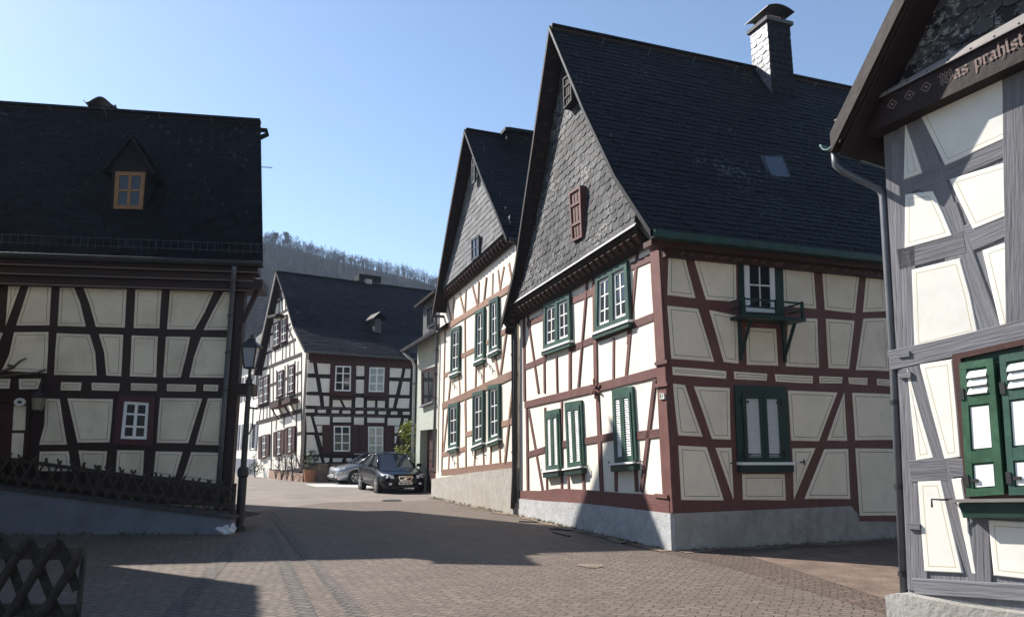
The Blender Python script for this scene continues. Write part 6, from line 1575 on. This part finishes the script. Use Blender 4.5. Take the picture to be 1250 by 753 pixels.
while cnt < 8500:
    y = rt_.uniform(128, 345); x = rt_.uniform(-.56, -.04) * y + rt_.uniform(-6, 6)
    if noise.noise(V((x * .03, y * .03, 5))) < -.42: continue
    bare_tree(V((x, y, hz(x, y) - .5)), rt_.uniform(4, 6.5)); cnt += 1
tag(mb.build('woodland'), 'bare leafless wood covering the distant hillside behind the roofs', 'woodland', kind='stuff')
def pine(px, h, label):
    r = ray(px); y = DH - 4; p = V((r.x * y / r.y, y, 0)); p.z = hz(p.x, p.y) - .5
    t = thing('pine_tree', label, 'tree', p, 'pines on the hill crest'); m2 = MB(); m2.tube([p, p + V((0, 0, h))], [.3, .08], M['bark'], 6); m2.build('trunk', t)
    m2 = MB()
    for i in range(14):
        a = rt_.uniform(0, 6.28); z = rt_.uniform(.3, 1.0); leafball(m2, p + V((math.cos(a) * h * .2 * (1.2 - z), math.sin(a) * h * .2 * (1.2 - z), h * z)), h * .2, h * .2, h * .12, 70, .28, (M['pine'], M['pine']), rt_)
    m2.build('crown', t)
pine((349, 291), 6.5, 'taller dark pine standing out on the hill crest just right of the left roof')
pine((336, 289), 5.5, 'shorter dark pine on the hill crest, left of the taller one')
HZ = True
if HZ:
    hm = bpy.data.materials.new('haze_air'); hm.use_nodes = True; N, L = hm.node_tree.nodes, hm.node_tree.links
    N.remove(N['Principled BSDF']); pv = N.new('ShaderNodeVolumePrincipled'); pv.inputs['Density'].default_value = .00033; pv.inputs['Color'].default_value = (.6, .74, .95, 1); pv.inputs['Anisotropy'].default_value = .1
    L.new(pv.outputs[0], N['Material Output'].inputs['Volume'])
    mb = MB(); mb.box(V((0, 170, 56)), V((345, 0, 0)), V((0, 240, 0)), V((0, 0, 58)), hm); mb.mats = [hm]
    hz_ = mb.build('haze', weld=True); hz_['kind'] = 'stuff'

for i, (p, q) in enumerate((((634, 637), (658, 638)), ((672, 646), (700, 648)), ((676, 650), (695, 655)), ((760, 664), (787, 662)))):
    a, b = ground(*p), ground(*q); mb = MB(); mb.bar(a + V((0, 0, .015)), b + V((0, 0, .015)), .06, .025, M['black'])
    tag(mb.build('iron_strip', base=a), ['short dark iron strip lying by the downpipe at the gable plinth', 'dark iron strip in the shadow along the plinth', 'lower dark iron strip in the shadow on the paving', 'iron strip on the sunny paving nearest the house corner'][i], 'iron strip', 'iron strips lying along the plinth')

# road details: covers, repaired patches, weeds along the wall feet
def cover(px, r0, label):
    p = ground(*px); t = MB(); ring_ = lambda r_, z: [p + V((math.cos(k * .2618) * r_, math.sin(k * .2618) * r_, z)) for k in range(24)]
    t.prism(ring_(r0, .022), ring_(r0, .0), M['coping']); t.prism(ring_(r0 * .86, .026), ring_(r0 * .86, .015), M['zinc_dark'])
    tag(t.build('manhole_cover', base=p), label, 'manhole cover')
cover((478, 611), .32, 'round iron cover in the sunny road in front of the dark car')
def patch(px, n, rr, z, m):
    p = ground(*px); a0_ = R.random(); pts = []
    for k in range(n):
        a = 6.2832 * k / n; q_ = rr * R.uniform(.6, 1.2); pts.append((p.x + math.cos(a) * q_ * 1.5, p.y + math.sin(a) * q_))
    sheet('road', pts, z, m)
M['patch'] = mat('road_patch', (.19, .145, .112), .9, var=.3, vscale=3, bump=.5, bscale=30)
M['patch_d'] = mat('road_patch_dark', (.115, .09, .073), .9, var=.3, vscale=3, bump=.5, bscale=30)
patch((722, 691), 14, .16, .0135, M['patch'])
mb = MB()
def weeds(a, b, n, out):
    for i in range(n):
        p = a.lerp(b, R.random()) + out * R.uniform(.01, .12)
        for k in range(7):
            d_ = V((R.gauss(0, .6), R.gauss(0, .6), 1)).normalized() * R.uniform(.03, .11); s_ = d_.orthogonal().normalized() * .008
            mb.face([p - s_, p + s_, p + d_], M['leaf_d'])
weeds(gB.P(0, 0, .08), gB.P(7.1, 0, .08), 60, gB.n); weeds(fB.P(0, 0, .08), fB.P(5, 0, .08), 70, fB.n); weeds(gF.P(0, 0, .14), gF.P(7.2, 0, .14), 50, gF.n); weeds(fW.P(-6, 0, .0), fW.P(uw1, 0, .0), 40, fW.n)
tag(mb.build('weeds'), 'small green weeds growing along the foot of the house plinths', 'weeds', kind='stuff')
M['grit'] = mat('gutter_grit', (.19, .14, .1), .95, var=.4, vscale=5, bump=.7, bscale=40)
for fc, u0_, u1_, d_ in ((gB, -.1, 7.2, .07), (gF, .0, 7.4, .13), (fB, .0, 5.0, .073)):
    pts = []; n_ = 22
    for i in range(n_ + 1): p = fc.P(u0_ + (u1_ - u0_) * i / n_, 0, d_ - .02); pts.append((p.x, p.y))
    for i in range(n_, -1, -1): p = fc.P(u0_ + (u1_ - u0_) * i / n_, 0, d_ + R.uniform(.12, .34)); pts.append((p.x, p.y))
    sheet('path', pts, .0165 + .0008 * d_, M['grit'])
